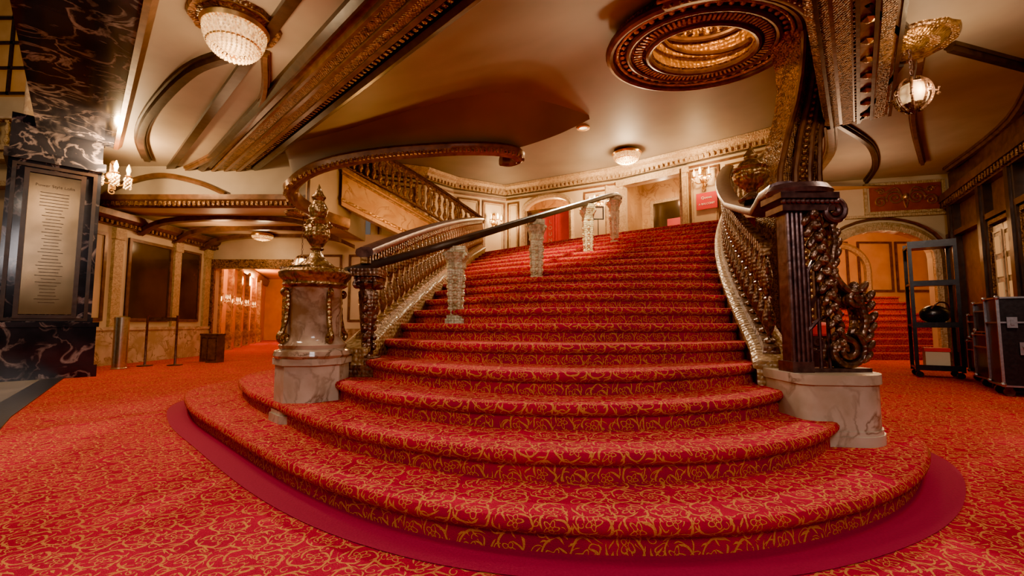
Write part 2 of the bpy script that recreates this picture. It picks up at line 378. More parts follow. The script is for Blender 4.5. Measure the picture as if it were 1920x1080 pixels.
# ------------------------------------------------------------------ balustrades
def vase(h,s=1):
    P=[(.032,0),(.045,.0),(.045,.03),(.02,.05),(.018,.09),(.03,.12),(.05,.2),(.052,.26),(.03,.36),(.02,.44),(.032,.46),(.02,.48),(.03,.56),(.045,.66),(.04,.74),(.022,.86),(.018,.9),(.04,.94),(.045,1.0),(.03,1)]
    return lathe([(r*s,z*h) for r,z in P],12)
def fancy(h):
    g=[vase(h,.9)]
    for z,r in ((.33,.055),(.8,.045)):
        g.append(tube([(r*1.3*math.cos(a),0,z*h+r*1.7*math.sin(a)) for a in [2*pi*i/14 for i in range(14)]],.011,6,True))
    for s in (-1,1):
        g.append(tube([Vector((s*(p.x),0,p.z)) for p in spiral((.055,.58*h),.035,.01,1.2,pi/2,14)],.008,5))
    return merge(*g)
def balustrade(base,h,spacing,label,mesh_g,mat,railmat,grp,extra=None,rail_off=None,rw=.085,lab2=None):
    P=[Vector(p) for p in base]
    E=emp('balustrade',P[0],label,'balustrade',grp)
    rail=[p+Vector((0,0,h)) for p in P]
    if rail_off: rail=rail_off(rail)
    pr=[(-rw,0),(-rw*.9,-.03),(-rw*.5,-.045),(rw*.5,-.045),(rw*.9,-.03),(rw,0),(rw*.9,.03),(rw*.4,.05),(-rw*.4,.05),(-rw*.9,.03)]
    mk('handrail',sweep(rail,pr),railmat,E,smooth=True)
    mk('lower_rail',sweep(P,[(-.06,0),(.06,0),(.05,.05),(-.05,.05)]),mat,E)
    mk('frieze',merge(sweep([p+Vector((0,0,h-.1)) for p in P],[(-.03,0),(.03,0),(.03,.055),(-.03,.055)]),dentils([p+Vector((0,0,h-.1)) for p in P],.07,0,-.01,.065,.035,.085)),M_bal,E)
    segs=[(P[i+1]-P[i]).length for i in range(len(P)-1)]; tot=sum(segs); n=int(tot/spacing); first=None
    for i in range(n):
        s=(i+.5)*tot/n; j=0
        while s>segs[j]: s-=segs[j]; j+=1
        q=P[j].lerp(P[j+1],s/segs[j])+Vector((0,0,.04))
        d=P[j+1]-P[j]; rz=math.atan2(d.y,d.x)
        if first is None:
            first=mk('baluster',mesh_g,mat,E,smooth=True,local=True); first.location=q-P[0]; first.rotation_euler=(0,0,rz)
        else: inst(first,q-P[0],E,rz)
    return E
def edge(f,ks,side,dz=.135):
    out=[]
    for k in ks:
        p=f(k); d=(f(k+.5)-f(k-.5)).normalized(); o=Vector((d.y,-d.x))*side*.1
        out.append((p.x+o.x,p.y+o.y,k*R+dz))
    return out
balustrade(edge(Lk,[4.2]+list(range(5,20)),-1),.78,.2,'brown gilded stair balustrade with ornate balusters and dark rail',fancy(.66),M_bal,M_iron,'stair balustrades')
def offr(r):
    out=[]
    for i,p in enumerate(r): out.append(p+Vector((0,0,max(0,.26-.05*i))))
    return [Vector((1.9,2.98,1.84)),Vector((1.97,3.25,1.86))]+out[1:]
balustrade(edge(Rk,[3.6]+list(range(4,20)),1),.84,.19,'dark bronze stair balustrade with leafy openwork balusters',fancy(.74),M_bronze,M_iron,'stair balustrades',rail_off=offr,rw=.1)
balustrade(cat([(4.1,8.2,2.95),(4.35,8.5,3.05),(4.9,8.9,3.3),(5.6,9.5,3.8),(6.2,10.2,4.3)],4),.85,.2,'cream marble balustrade curving up beside the landing',vase(.75,1.3),M_carvl,M_marb,'stair balustrades')
# ---- centre handrail
CH=emp('handrail',(.34,6.0,1.5),'dark centre handrail on tapered carved cream-gold posts','handrail')
feet=[(-.6,4.68,.9),(.34,6.05,1.35),(1.3,7.45,1.95),(2.0,8.5,2.4)]
rl=cat([(-1.5,3.92,1.36),(-1.05,4.28,1.56),(-.6,4.68,1.78),(.34,6.05,2.38),(1.3,7.45,2.98),(2.0,8.5,3.42),(2.2,8.85,3.46)],6)
mk('rail',sweep(rl,[(-.06,0),(-.05,-.04),(.05,-.04),(.06,0),(.05,.03),(.025,.045),(-.025,.045),(-.05,.03)]),M_dark,CH,smooth=True,label='dark polished rail')
def postg():
    g=[box(-.1,.1,-.1,.1,0,.05),box(-.085,.085,-.085,.085,.05,.09)]
    g.append(xf(lathe([(.06,.09),(.065,.12),(.1,.5),(.11,.58),(.085,.6)],4),rz=pi/4,sc=(1.1,1.1,1)))
    for z in (.16,.24,.32,.40,.48):
        for a in range(4): g.append(xf(merge(sphere((0,-.052-.065*z,z),.026,8,5,1.2),tube([(-.03,-.055-.065*z,z+.03),(0,-.065-.065*z,z+.045),(.03,-.055-.065*z,z+.03)],.008,5)),rz=a*pi/2))
    return merge(*g)
def postcap():
    g=[lathe([(.08,.58),(.1,.6),(.09,.63),(.1,.68),(.14,.76),(.11,.78)],16,.1,8)]
    for a in range(4):
        sp=[Vector((p.x,0,p.z)) for p in spiral((.115,.72),.05,.01,1.3,0)]
        g.append(xf(tube(sp,.018,6),rz=pi/4+a*pi/2))
    g.append(box(-.11,.11,-.11,.11,.77,.83)); return merge(*g)
f0=None
for f in feet:
    zs=[.98,1.18,1.18,1.16][feet.index(f)]
    if f0 is None:
        f0=mk('post',postg(),M_ivory,CH,local=True,smooth=True,label='tapered carved cream-gold post'); f0.location=Vector(f)-CH.location
        off0=mk('post_capital',postcap(),M_ivory,CH,local=True,smooth=True,label='flared scrolled post capital'); base_off=Vector(off0.location); off0.location=Vector(f)-CH.location+Vector((0,0,base_off.z*zs)); a,b=f0,off0
    else: a=inst(f0,Vector(f)-CH.location,CH); b=inst(off0,Vector(f)-CH.location+Vector((0,0,base_off.z*zs)),CH)
    a.scale=(1,1,zs); b.scale=(1,1,zs)
# ---- left newel
NL=emp('newel_post',(-1.62,3.6,.15),'glossy brown-gold veined marble newel column with gilded urn finial','newel post','newel posts')
def loc(n,g,m,p,**k): return mk(n,g,m,p,local=True,**k)
octo=lambda r,z0,z1:xf(lathe([(r,z0),(r,z1)],8),rz=pi/8)
loc('base',merge(octo(.275,0,.48),octo(.305,0,.06),octo(.29,.06,.09),octo(.295,.43,.48)),M_marb,NL,label='veined tan marble base block')
loc('shaft',merge(lathe([(.28,.48),(.295,.5),(.285,.535),(.25,.55),(.26,.58),(.235,.6),(.218,.62),(.208,.65),(.205,1.03),(.215,1.05),(.24,1.07),(.24,1.09)],40)),M_marbb,NL,smooth=True,label='polished round marble column')
loc('capital',merge(lathe([(.22,1.04),(.25,1.06),(.24,1.08),(.25,1.1),(.275,1.13),(.28,1.16),(.26,1.18),(.22,1.19),(.22,1.205),(.16,1.21),(.05,1.22)],40)),M_bronzeg,NL,smooth=True,label='ringed gilded cap')
for a in range(4):
    pth=[Vector((p.x,0,p.z)) for p in spiral((.24,.64),.012,.045,1.1,pi*.2)]+[Vector((.23,0,.78)),Vector((.216,0,.9)),Vector((.222,0,1.0))]
    b=[tube(pth,.02,8)]
    for i in range(5): b.append(sphere((.232-.003*i,0,.76+.055*i),.02,8,5,1.3))
    b.append(tube([Vector((p.x,0,p.z)) for p in spiral((.24,1.0),.03,.008,1.2,-pi/2)],.014,6))
    loc('scroll_bracket',xf(merge(*b),rz=pi/4+a*pi/2+.1),M_bronzeg,NL,smooth=True,label='gilded acanthus scroll bracket')
loc('urn',merge(lathe([(.14,1.2),(.145,1.22),(.125,1.24),(.085,1.27),(.05,1.31),(.04,1.35),(.055,1.365),(.04,1.38),(.055,1.4),(.085,1.45),(.095,1.5),(.086,1.545),(.07,1.57),(.083,1.585),(.085,1.6),(.065,1.62)],24,.04,12),
   lathe([(.055,1.62),(.068,1.66),(.076,1.7),(.058,1.74),(.042,1.77),(.054,1.79),(.058,1.8),(.036,1.83),(.016,1.88),(0,1.92)],20,.08,8),
   *[xf(tube(spiral((.098,1.56),.028,.006,1.2,pi/2),.009,6),rz=a*pi/2) for a in range(4)],*[xf(sphere((.084,0,1.47),.015,6,4,1.6),rz=a*pi/5) for a in range(10)]),M_bronzeg,NL,smooth=True,label='gilded bronze urn with flame top')
def pil(loc3,h,lab,s=1):
    E=emp('newel_post',loc3,lab,'newel post','newel posts')
    loc('base',merge(box(-.14*s,.14*s,-.14*s,.14*s,0,.1),box(-.12*s,.12*s,-.12*s,.12*s,.1,.16)),M_bronze,E)
    g=[lathe([(.07*s,.16),(.06*s,.3),(.09*s,h*.6),(.11*s,h*.78),(.08*s,h*.82)],16,.05,8)]
    for i in range(6): g.append(sphere((0,-.075*s-.004*i,.25+i*h*.09),.035*s,8,6,1.4)); g.append(sphere((.075*s,0,.25+i*h*.09),.03*s,8,6,1.4))
    loc('shaft',merge(*g),M_bronze,E,smooth=True)
    g=[lathe([(.08*s,h*.8),(.13*s,h*.86),(.1*s,h*.9)],16,.08,8),box(-.15*s,.15*s,-.15*s,.15*s,h*.93,h),box(-.12*s,.12*s,-.12*s,.12*s,h*.88,h*.93)]
    for a in range(4): g.append(xf(tube(spiral((.13*s,h*.86),.05*s,.01,1.3,pi/2),.018,6),rz=pi/4+a*pi/2))
    loc('capital',merge(*g),M_bronze,E,smooth=True)
    return E
pil((-1.26,3.83,.45),.92,'dark bronze pilaster newel beside the marble column',.8)
pil((-2.72,5.55,.30),1.3,'dark bronze newel at the far side of the steps',1)
# ---- right newel
NR=emp('newel_post',(2.07,2.95,.15),'dark bronze openwork scrolled newel on a rounded tan stone plinth','newel post','newel posts')
pp=[(-.23,.26),(-.25,.2),(-.25,-.12),(-.235,-.17),(-.19,-.21)]+[(.07+.25*math.cos(a),.02+.26*math.sin(a)) for a in [-pi/2+pi*i/20 for i in range(21)]]
sc_=lambda P,s:[(x*s,y*s) for x,y in P]
loc('plinth',merge(prism(pp,0,.40),prism(sc_(pp,1.06),0,.06),prism(sc_(pp,1.03),.06,.09),prism(sc_(pp,1.05),.37,.43)),M_marb,NR,smooth=True,label='rounded weathered tan stone plinth')
g=[box(-.24,-.10,-.08,.08,.43,.5),box(-.225,-.115,-.05,.05,.5,1.5)]
for i in range(4): g.append(xf(lathe([(.014,.5),(.014,1.5)],8),(-.215+i*.03,-.055,0)))
for i in range(3): g.append(xf(lathe([(.016,.5),(.016,1.5)],8),(-.112,-.035+i*.035,0)))
loc('fluted_post',merge(*g),M_iron,NR,smooth=True,label='fluted bronze post')
g=[]
for i in range(12):
    z=1.48-i*.078; x=-.055+.014*i; rr=.05-.0016*i
    g.append(sphere((x,-.07,z),rr*.8,10,7,1.1))
    for s in(-1,1): g.append(xf(sphere((0,0,0),rr*.62,8,6,1.9),(x+s*rr*.75,-.06,z-.03),ry=-s*.6))
    g.append(sphere((x,-.07-rr*.7,z-.01),rr*.35,6,5))
loc('garland',merge(*g),M_bronze,NR,smooth=True,label='cast leaf and fruit garland')
g=[]
path=[Vector((p.x,0,p.z)) for p in spiral((.0,1.46),.02,.075,1.2,0)]+cat([(.08,0,1.44),(.10,0,1.3),(.07,0,1.17),(.10,0,1.05),(.17,0,.97),(.22,0,.96)],6)
path+=[Vector((p.x,0,p.z)) for p in spiral((.22,.905),.055,.015,1.2,pi/2*.9)]
path2=cat([(.2,0,.93),(.255,0,.86),(.27,0,.75),(.24,0,.66)],6)+[Vector((p.x,0,p.z)) for p in spiral((.14,.575),.12,.02,-1.9,pi*.3,40)]
for y in(-.05,.05): g.append(tube([p+Vector((0,y,0)) for p in path],.022,8)); g.append(tube([p+Vector((0,y,0)) for p in path2],.024,8))
for pt in (path,path2): g.append(loft([[p+Vector((0,-.05,.0)),p+Vector((0,.05,0)),p+Vector((.012,.05,.012)),p+Vector((.012,-.05,.012))] for p in pt]))
for i,(x,z) in enumerate([(.25,.99),(.29,.93),(.285,.86),(.3,.79),(.29,.72),(.265,.66),(.27,.6),(.25,.53)]):
    g.append(sphere((x,0,z),.035,9,6,1.3)); g.append(xf(sphere((0,0,0),.026,8,6,2),(x+.02,-.05,z),ry=.7))
for i in range(7):
    t=i/6; g.append(xf(sphere((0,0,0),.024,8,6,1.8),(.1+.02*math.sin(5*t),-.05,1.42-.4*t),ry=.5))
loc('scroll_console',merge(*g),M_bronze,NR,smooth=True,label='S-shaped bronze console with volutes')
g=[]
for x in(-.06,.0,.06,.12): g.append(xf(lathe([(.012,.44),(.012,1.12 if x<.1 else .84)],8),(x,0,0)))
g.append(tube([Vector((p.x,0,p.z)) for p in spiral((.05,.86),.09,.09,.5,0)],.014,6))
g.append(tube([Vector((p.x,0,p.z)) for p in spiral((-.02,.62),.06,.012,1.3,pi)],.012,6))
g.append(tube([(-.06,0,1.1),(-.02,0,1.18),(.04,0,1.12),(.1,0,1.04)],.013,6))
g.append(tube([(-.08,0,.70),(.0,0,.78),(.05,0,.8),(.1,0,.74),(.16,0,.82)],.014,6))
g.append(box(-.1,.3,-.05,.05,.43,.455))
loc('lattice',merge(*g),M_iron,NR,smooth=True,label='bronze openwork lattice')
g=[box(-.27,.08,-.1,.1,1.5,1.54),box(-.29,.1,-.12,.12,1.58,1.62)]
for i in range(12): g.append(sphere((-.26+i*.032,-.1,1.56),.019,7,5))
for i in range(7): g.append(sphere((.09,-.1+i*.032,1.56),.019,7,5))
g.append(xf(lathe([(.19,1.62),(.2,1.65),(.17,1.69),(.1,1.7)],24),sc=(1.1,.75,1),loc=(-.09,0,0)))
g.append(tube([Vector((p.x+.0,-.08,p.z)) for p in spiral((.08,1.5),.085,.015,-1.6,pi/2)],.022,8))
g.append(tube([Vector((p.x+.0,.08,p.z)) for p in spiral((.08,1.5),.085,.015,-1.6,pi/2)],.022,8))
loc('capital',merge(*g),M_iron,NR,smooth=True,label='bronze cap with bead moulding')
U=emp('urn_finial',(2.08,3.72,1.95),'gilded bronze urn finial on top of the dark handrail','urn','urn finials')
loc('foot',lathe([(.1,0),(.11,.02),(.07,.05),(.035,.08),(.05,.1)],20),M_bronze,U,smooth=True)
loc('bowl',merge(lathe([(.04,.1),(.09,.14),(.13,.2),(.135,.25),(.12,.27),(.135,.29),(.11,.31)],24,.05,12)),M_bronzeg,U,smooth=True)
loc('lid',lathe([(.11,.31),(.09,.35),(.05,.37),(.06,.4),(.035,.44),(.0,.5)],20,.06,8),M_bronzeg,U,smooth=True)
# ------------------------------------------------------------------ landing walls
def unit(a,b): d=Vector((b[0]-a[0],b[1]-a[1])); return d.normalized(),d.length
W=[(-8.75,12.95),(-4.2,12.95),(-2.7,13.5),(-1.95,14.4),(-.2,15.3),(3.3,13.45),(6.3,10.9),(6.95,10.3)]
g=[]
for i in range(1,7):
    d,L=unit(W[i],W[i+1])
    ops={4:(.75,2.35,4.75,5.1),5:(.2,1.95,5.1,5.1)}.get(i)
    if ops:
        a,b,zs,zt=ops
        g+= [obox(W[i],d,0,a,-.2,0,2.7,5.75),obox(W[i],d,b,L,-.2,0,2.7,5.75),obox(W[i],d,a,b,-.2,0,zt,5.75)]
        if zs<zt: g.append(arch(W[i],d,a,b,zs,zt,-.2,0))
    else: g.append(obox(W[i],d,0,L,-.2,0,2.7,5.75))
S('wall_back',merge(*g),M_plaster,label='cream panelled landing wall')
cp=[(p[0],p[1],5.35) for p in W[1:]]
trim(sweep(cp,[(0,0),(.08,0),(.1,.08),(.16,.12),(.18,.2),(.28,.26),(.3,.34),(0,.34)]),M_carvl,label='carved dentil cornice above the landing')
trim(dentils(cp,.14,.15,.02,.12,.07,.08),M_carvl,label='cornice dentils')
trim(sweep([(p[0],p[1],5.2) for p in W[1:]],[(0,0),(.04,0),(.05,.05),(0,.06)]),M_wood)
trim(sweep([(p[0],p[1],5.34) for p in W[1:]],[(0,0),(.1,0),(.1,.02),(0,.02)]),M_dark)
def P4(i,u0,u1,z0,z1,**k):
    d,L=unit(W[i],W[i+1]); return frame(W[i],d,u0,u1,z0,z1,**k)
for a in [(2,.15,1.05,3.2,5.1),(3,.15,.95,3.2,5.1),(3,1.05,1.9,3.2,5.1),(4,.05,.5,3.1,5.1),(4,2.85,3.75,3.1,5.1),(5,2.15,2.95,3.1,5.15),(5,3.1,3.8,3.1,5.1),(1,.2,1.3,3.3,5.1)]:
    trim(P4(*a,w=.05),M_wood,label='raised wall panel moulding')
    trim(P4(a[0],a[1]+.09,a[2]-.09,a[3]+.09,a[4]-.09,w=.025,t=.02),M_carvl)
d4,_=unit(W[4],W[5]); d5,_=unit(W[5],W[6])
trim(archband(W[4],d4,.75,2.35,2.85,4.75,5.1,.16,.06),M_carvl,True,'arched door casing')
trim(merge(obox(W[5],d5,.05,.2,0,.08,2.85,5.25),obox(W[5],d5,1.95,2.1,0,.08,2.85,5.25),obox(W[5],d5,-.02,2.17,0,.12,5.1,5.28)),M_carvl,label='door casing')
S('wall_lounge',merge(obox(W[4],d4,.3,3.1,-1.6,-1.5,2.7,5.7),obox(W[4],d4,.3,.4,-1.5,-.2,2.7,5.7),obox(W[4],d4,3.0,3.1,-1.5,-.2,2.7,5.7)),M_marbo,label='amber lounge wall')
def off(i,d,w): return (W[i][0]+d.y*w,W[i][1]-d.x*w)
S('wall_balcony_foyer',merge(obox(W[5],d5,.0,2.4,-1.6,-1.5,2.7,5.7),obox(W[5],d5,0,.1,-1.5,-.2,2.7,5.7),obox(W[5],d5,2.3,2.4,-1.5,-.2,2.7,5.7)),M_marbo,label='brown foyer wall')
trim(frame(off(5,d5,-1.5),d5,.4,1.9,3.1,4.9,.1,.05),M_carvl)
S('window_9',obox(off(5,d5,-1.5),d5,.5,1.8,.0,.03,3.2,4.8),M_glass,label='dark mirror panel')
S('door_8',obox(off(5,d5,-1.4),d5,1.0,1.6,.0,.06,2.85,4.2),M_redw,label='red door in the foyer')
S('door_1',merge(obox(W[4],d4,1.2,2.35,-.18,-.14,2.85,4.7),frame(off(4,d4,-.14),d4,1.25,1.75,2.95,4.6,.04,.02),frame(off(4,d4,-.14),d4,1.8,2.3,2.95,4.6,.04,.02)),M_redw,label='red panelled lounge doors')
S('door_7',merge(obox(W[4],d4,.76,1.2,-.18,-.14,2.85,4.7),frame(off(4,d4,-.14),d4,.8,1.16,2.95,4.6,.05,.03),obox(W[4],d4,.75,2.35,-.18,-.12,4.7,4.78)),M_wood,label='brown door frame')
def leaf(p0,d,u,ang,wd,z0,z1,flip=1):
    a=math.atan2(d.y,d.x)+ang; dd=Vector((math.cos(a),math.sin(a))); p=(p0[0]+d.x*u,p0[1]+d.y*u)
    return merge(obox(p,dd,0,wd,-.025,.025,z0,z1),frame((p[0]+dd.y*.025,p[1]-dd.x*.025),dd,.06,wd-.06,z0+.1,z0+.8,.04,.015),frame((p[0]+dd.y*.025,p[1]-dd.x*.025),dd,.06,wd-.06,z0+.9,z1-.1,.04,.015))
S('door_2',leaf(W[5],d5,.22,-1.9,.8,2.87,5.0),M_carvl,label='open cream panelled door leaf')
S('door_3',leaf(W[5],d5,1.93,-1.25,.8,2.87,5.0),M_carvl,label='open cream panelled door leaf')
light('POINT',(1.6,15.0,4.85),150,(1,.5,.18),.1)
light('POINT',(4.6,13.2,4.9),60,(1,.6,.3),.1)
def sconce(loc3,rz,s,lab,mat=M_bulb,e=12,col=(1,.62,.28),grp='wall sconces',drops=10):
    E=emp('wall_sconce',loc3,lab,'wall lamp',grp,rz)
    parts=[]
    parts.append(loc('backplate',merge(xf(lathe([(.03,0),(.07,.01),(.06,.03),(.02,.04)],14),rx=pi/2),xf(box(-.035,.035,-.02,0,-.16,.16)),sphere((0,-.02,.17),.03,8,6),tube([Vector((p.x,-.02,p.z)) for p in spiral((0,-.19),.04,.01,1.2,pi/2,14)],.01,5)),M_gold,E,smooth=True))
    for i,x in enumerate((-.13,0,.13)):
        y=-.12 if x else -.2
        pth=cat([(0,-.02,-.05),(x*.5,y*.6,-.11),(x,y,-.06),(x,y,0)],5)
        parts.append(loc('arm',merge(tube(pth,.01,6),xf(lathe([(.01,0),(.035,.01),(.03,.02)],10),(x,y,0))),M_gold,E,smooth=True))
        parts.append(loc('bulb',xf(lathe([(.014,.02),(.016,.05),(.026,.08),(.022,.11),(.004,.16)],10),(x,y,0)),mat,E,smooth=True))
        d=[]
        for j in range(drops): d.append(octa((x+.035*math.cos(j*.63),y+.035*math.sin(j*.63),-.02-.024*(j%max(3,drops//6))),.012))
        o=loc('crystal_drops',merge(*d),M_crys,E); o['kind']='stuff'; parts.append(o)
    for b in parts: b.scale=(s,)*3; b.location=b.location*s
    light('POINT',Vector(loc3)+Vector((math.sin(rz)*.34*s,-math.cos(rz)*.34*s,.1)),e,col,.08)
def onw(i,u,z,w=.02):
    d,L=unit(W[i],W[i+1]); n=Vector((d.y,-d.x)); return (W[i][0]+d.x*u+n.x*w,W[i][1]+d.y*u+n.y*w,z),math.atan2(d.y,d.x)
for i,u,z in ((3,1.48,4.4),(4,3.3,4.65),(5,2.55,4.85)):
    p,a=onw(i,u,z); sconce(p,a,1.5,'three-light crystal and brass wall sconce on cream panel',e=170)
p,a=onw(5,2.62,3.98,.05); E=emp('wall_sign',p,'red balcony sign with white lettering on the landing wall','sign',None,a)
loc('board',box(-.27,.27,-.02,.0,0,.45),M_sign,E); text('Queen',.1,M_white,E,(0,-.025,.28),0); text('A BALCONY',.075,M_white,E,(0,-.025,.12),0)
p,a=onw(4,1.78,2.87,.25); E=emp('banner',p,'narrow red lounge banner with vertical lettering','banner',None,a)
loc('panel',box(-.13,.13,-.02,0,.1,1.5),M_sign,E); loc('base',box(-.16,.16,-.1,.08,0,.06),M_black,E)
for i,ch in enumerate('LOUNGE'): text(ch,.17,M_carvl,E,(.0,-.022,1.28-i*.2),0,.002)
E=emp('easel_sign',(2.55,12.9,2.86),'small framed notice on a slim black stand','sign stand')
loc('stand',merge(xf(lathe([(.15,0),(.15,.02),(.015,.03),(.012,1.1)],14))),M_black,E); loc('frame',frame((-.17,-.01),(1,0),0,.34,1.1,1.5,.03,.02),M_black,E); loc('notice',box(-.15,.15,-.012,-.004,1.12,1.48),M_plaster,E)
# ------------------------------------------------------------------ ceilings
B0=Vector((-1.74,4.57)); DL=Vector((-.715,.7)).normalized(); NN=Vector((DL.y,-DL.x))
RC=Vector((3.12,6.95))
def cz(x,y):
    d=(Vector((x,y))-B0).dot(NN); t=max(0,min(1,d/4.4)); return 4.28+1.42*(t*t*(3-2*t))
V=[];F=[];ns=61;nd=46
for i in range(ns):
    for j in range(nd):
        p=B0+DL*(-6+i*.3)+NN*(j*.3); V.append((p.x,p.y,cz(p.x,p.y)))
for i in range(ns-1):
    for j in range(nd-1):
        p=B0+DL*(-6+(i+.5)*.3)+NN*((j+.5)*.3)
        if ((p.x-RC.x)/1.2)**2+((p.y-RC.y)/.95)**2<1 or p.y>16 or p.x>9.5: continue
        F.append((i*nd+j,i*nd+j+1,(i+1)*nd+j+1,(i+1)*nd+j))
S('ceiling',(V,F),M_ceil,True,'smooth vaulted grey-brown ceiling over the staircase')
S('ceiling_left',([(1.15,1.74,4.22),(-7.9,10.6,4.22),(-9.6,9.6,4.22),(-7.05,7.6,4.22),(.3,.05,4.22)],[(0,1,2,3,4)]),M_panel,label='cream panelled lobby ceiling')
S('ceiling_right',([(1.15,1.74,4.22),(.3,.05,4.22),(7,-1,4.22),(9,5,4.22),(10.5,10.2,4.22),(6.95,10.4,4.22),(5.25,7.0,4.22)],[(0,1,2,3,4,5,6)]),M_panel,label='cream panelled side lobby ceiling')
bl=[(B0.x+DL.x*s,B0.y+DL.y*s,4.2) for s in (-4,-2,0,2,4,6,8)]
trim(sweep(bl,[(-.1,.12),(-.1,-.02),(.0,-.05),(.02,-.1),(.06,-.1),(.06,-.04),(.2,-.04),(.2,-.1),(.25,-.1),(.25,-.06),(.38,-.06),(.38,-.1),(.44,-.1),(.46,-.04),(.55,.0),(.6,.03),(.62,.12)]),M_wood,label='moulded brown ceiling beam')
trim(sweep(bl,[(.065,-.035),(.065,-.07),(.195,-.07),(.195,-.035)]),M_carv,label='carved gilt band')
trim(sweep(bl,[(.255,-.05),(.255,-.08),(.375,-.08),(.375,-.05)]),M_carv,label='carved gilt band')
trim(dentils(bl,.09,.5,-.07,0,.045,.06),M_carv)
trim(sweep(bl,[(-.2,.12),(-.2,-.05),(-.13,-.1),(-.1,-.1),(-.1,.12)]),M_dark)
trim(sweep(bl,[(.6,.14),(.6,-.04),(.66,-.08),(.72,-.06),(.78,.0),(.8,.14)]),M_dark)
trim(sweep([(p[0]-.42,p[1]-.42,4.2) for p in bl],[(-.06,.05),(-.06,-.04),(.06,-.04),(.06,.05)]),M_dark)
rbm=[(1.15,1.74,4.2),(3.3,4.5,4.2),(5.25,7.0,4.2)]
trim(sweep(rbm,[(-.1,1.5),(-.1,-.04),(.05,-.1),(.1,-.1),(.1,1.5)]),M_carv,label='carved vertical fascia')
trim(sweep(rbm,[(.1,.05),(.1,-.08),(.7,-.08),(.72,.05)]),M_wood,label='brown moulded ceiling band')
trim(sweep(rbm,[(.14,.05),(.14,-.1),(.28,-.1),(.28,.05)]),M_carv); trim(sweep(rbm,[(.54,.05),(.54,-.1),(.66,-.1),(.66,.05)]),M_carv)
trim(dentils(rbm,.1,.32,-.1,-.05,.05,.04),M_carv)
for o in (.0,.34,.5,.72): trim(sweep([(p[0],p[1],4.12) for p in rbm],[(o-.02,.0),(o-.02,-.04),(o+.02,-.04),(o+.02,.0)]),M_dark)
for i in range(7):
    t=(i+.5)/7; x,y=3.3+1.95*t,4.5+2.5*t; trim(xf(lathe([(.02,-.03),(.07,0),(.08,.04)],10,.15,5),(x+.34,y-.28,4.1)),M_gold,True,'gilt rosette')
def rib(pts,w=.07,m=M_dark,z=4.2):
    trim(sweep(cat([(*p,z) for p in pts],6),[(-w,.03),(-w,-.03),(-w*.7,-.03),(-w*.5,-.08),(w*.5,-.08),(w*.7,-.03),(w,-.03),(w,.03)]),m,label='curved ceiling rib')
rib([(-3.3,5.1),(-4.2,5.5),(-5.6,6.6),(-6.6,7.6),(-7.3,8.6)],.09)
rib([(-3.0,5.1),(-3.8,6.4),(-5.6,8.2),(-7.6,9.6)],.05,M_wood)
rib([(4.9,5.3),(5.2,6.0),(5.6,6.9)],.05); rib([(5.05,5.2),(6.4,6.8),(8.4,8.8)],.05,M_wood); rib([(5.2,4.98),(6.6,5.4)],.06); rib([(5.35,7.0),(6.6,7.9),(7.6,9.0),(8.2,10.0)],.06); rib([(4.4,4.7),(3.6,4.2)],.06)
rib([(5.3,7.1),(6.2,8.4),(6.95,10.2)],.09,M_wood); rib([(6.0,4.6),(8.0,6.8),(9.3,9.2)],.08,M_wood)
# ---- header beam & pier
hb=[(-4.1+.697*s,4.57-.717*s,4.1) for s in (5,2.5,0)]+[(-7.3,7.85,4.1)]
trim(sweep(hb,[(-.95,3.2),(-.95,.0),(.0,.0),(.0,.16)]),M_marbd,label='black marble header beam')
trim(sweep(hb,[(-.0,.2),(-.0,-.02),(.06,-.02),(.12,.06),(.14,.2)]),M_wood)
E=emp('marble_pier',(-7.9,7.48,0),'blue-black veined marble pier with bronze plaque beside the carpet','pier',None,math.radians(45.5))
loc('plinth',merge(box(-.62,.62,-.45,.45,0,.9),box(-.66,.66,-.49,.49,0,.2),box(-.65,.65,-.48,.48,.84,.92)),M_marbd,E)
loc('shaft',merge(box(-.55,.55,-.36,.36,.92,4.3),box(-.6,.6,-.42,.42,3.55,3.7),box(-.57,.57,-.39,.39,.92,1.0)),M_marbd,E)
loc('plaque',merge(box(-.3,.3,-.39,-.36,1.05,3.35)),M_plaque,E,label='tall shiny engraved bronze plaque')
loc('plaque_frame',merge(frame((-.36,-.365),(1,0),0,.72,.98,3.42,.06,.06),frame((-.5,-.36),(1,0),0,1.0,.94,3.5,.05,.04)),M_dark,E,label='dark moulded frame')
text('Power Style Lofts',.065,M_engr,E,(0,-.395,3.15),0,.002)
g=[]
for i in range(34):
    wd=random.uniform(.08,.16) if i>4 else .17; z=3.05-i*.055; g.append(box(-wd,wd,-.394,-.389,z,z+.010))
loc('engraving',merge(*g),M_engr,E)
# atrium beyond
S('wall_atrium',merge(box(-20,-8.9,13.0,13.2,0,12)),M_plaster,label='tall atrium wall')
trim(merge(box(-20,-9,12.6,13.0,5.7,6.0),box(-20,-9,12.5,13.0,5.95,6.1),box(-20,-9,12.6,13,4.9,5.05)),M_carvl,label='atrium cornice')
balustrade([(-17,12.75,6.1),(-10,12.75,6.1)],.9,.3,'stone balustrade on the atrium gallery',vase(.78,1.6),M_carvl,M_marb,'stair balustrades')
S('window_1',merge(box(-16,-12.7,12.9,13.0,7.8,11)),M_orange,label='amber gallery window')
trim(merge(*[box(x,x+.08,12.84,12.9,7.8,11) for x in (-16,-15.3,-14.6,-13.9,-13.2,-12.8)],*[box(-16,-12.7,12.84,12.9,z,z+.08) for z in (7.8,8.6,9.4,10.2)]),M_dark,label='window mullions')
trim(xf(lathe([(.4,6.1),(.36,6.3),(.33,6.4),(.3,11)],20),(-13.6,12.3,0)),M_marb,True,'pale marble column')
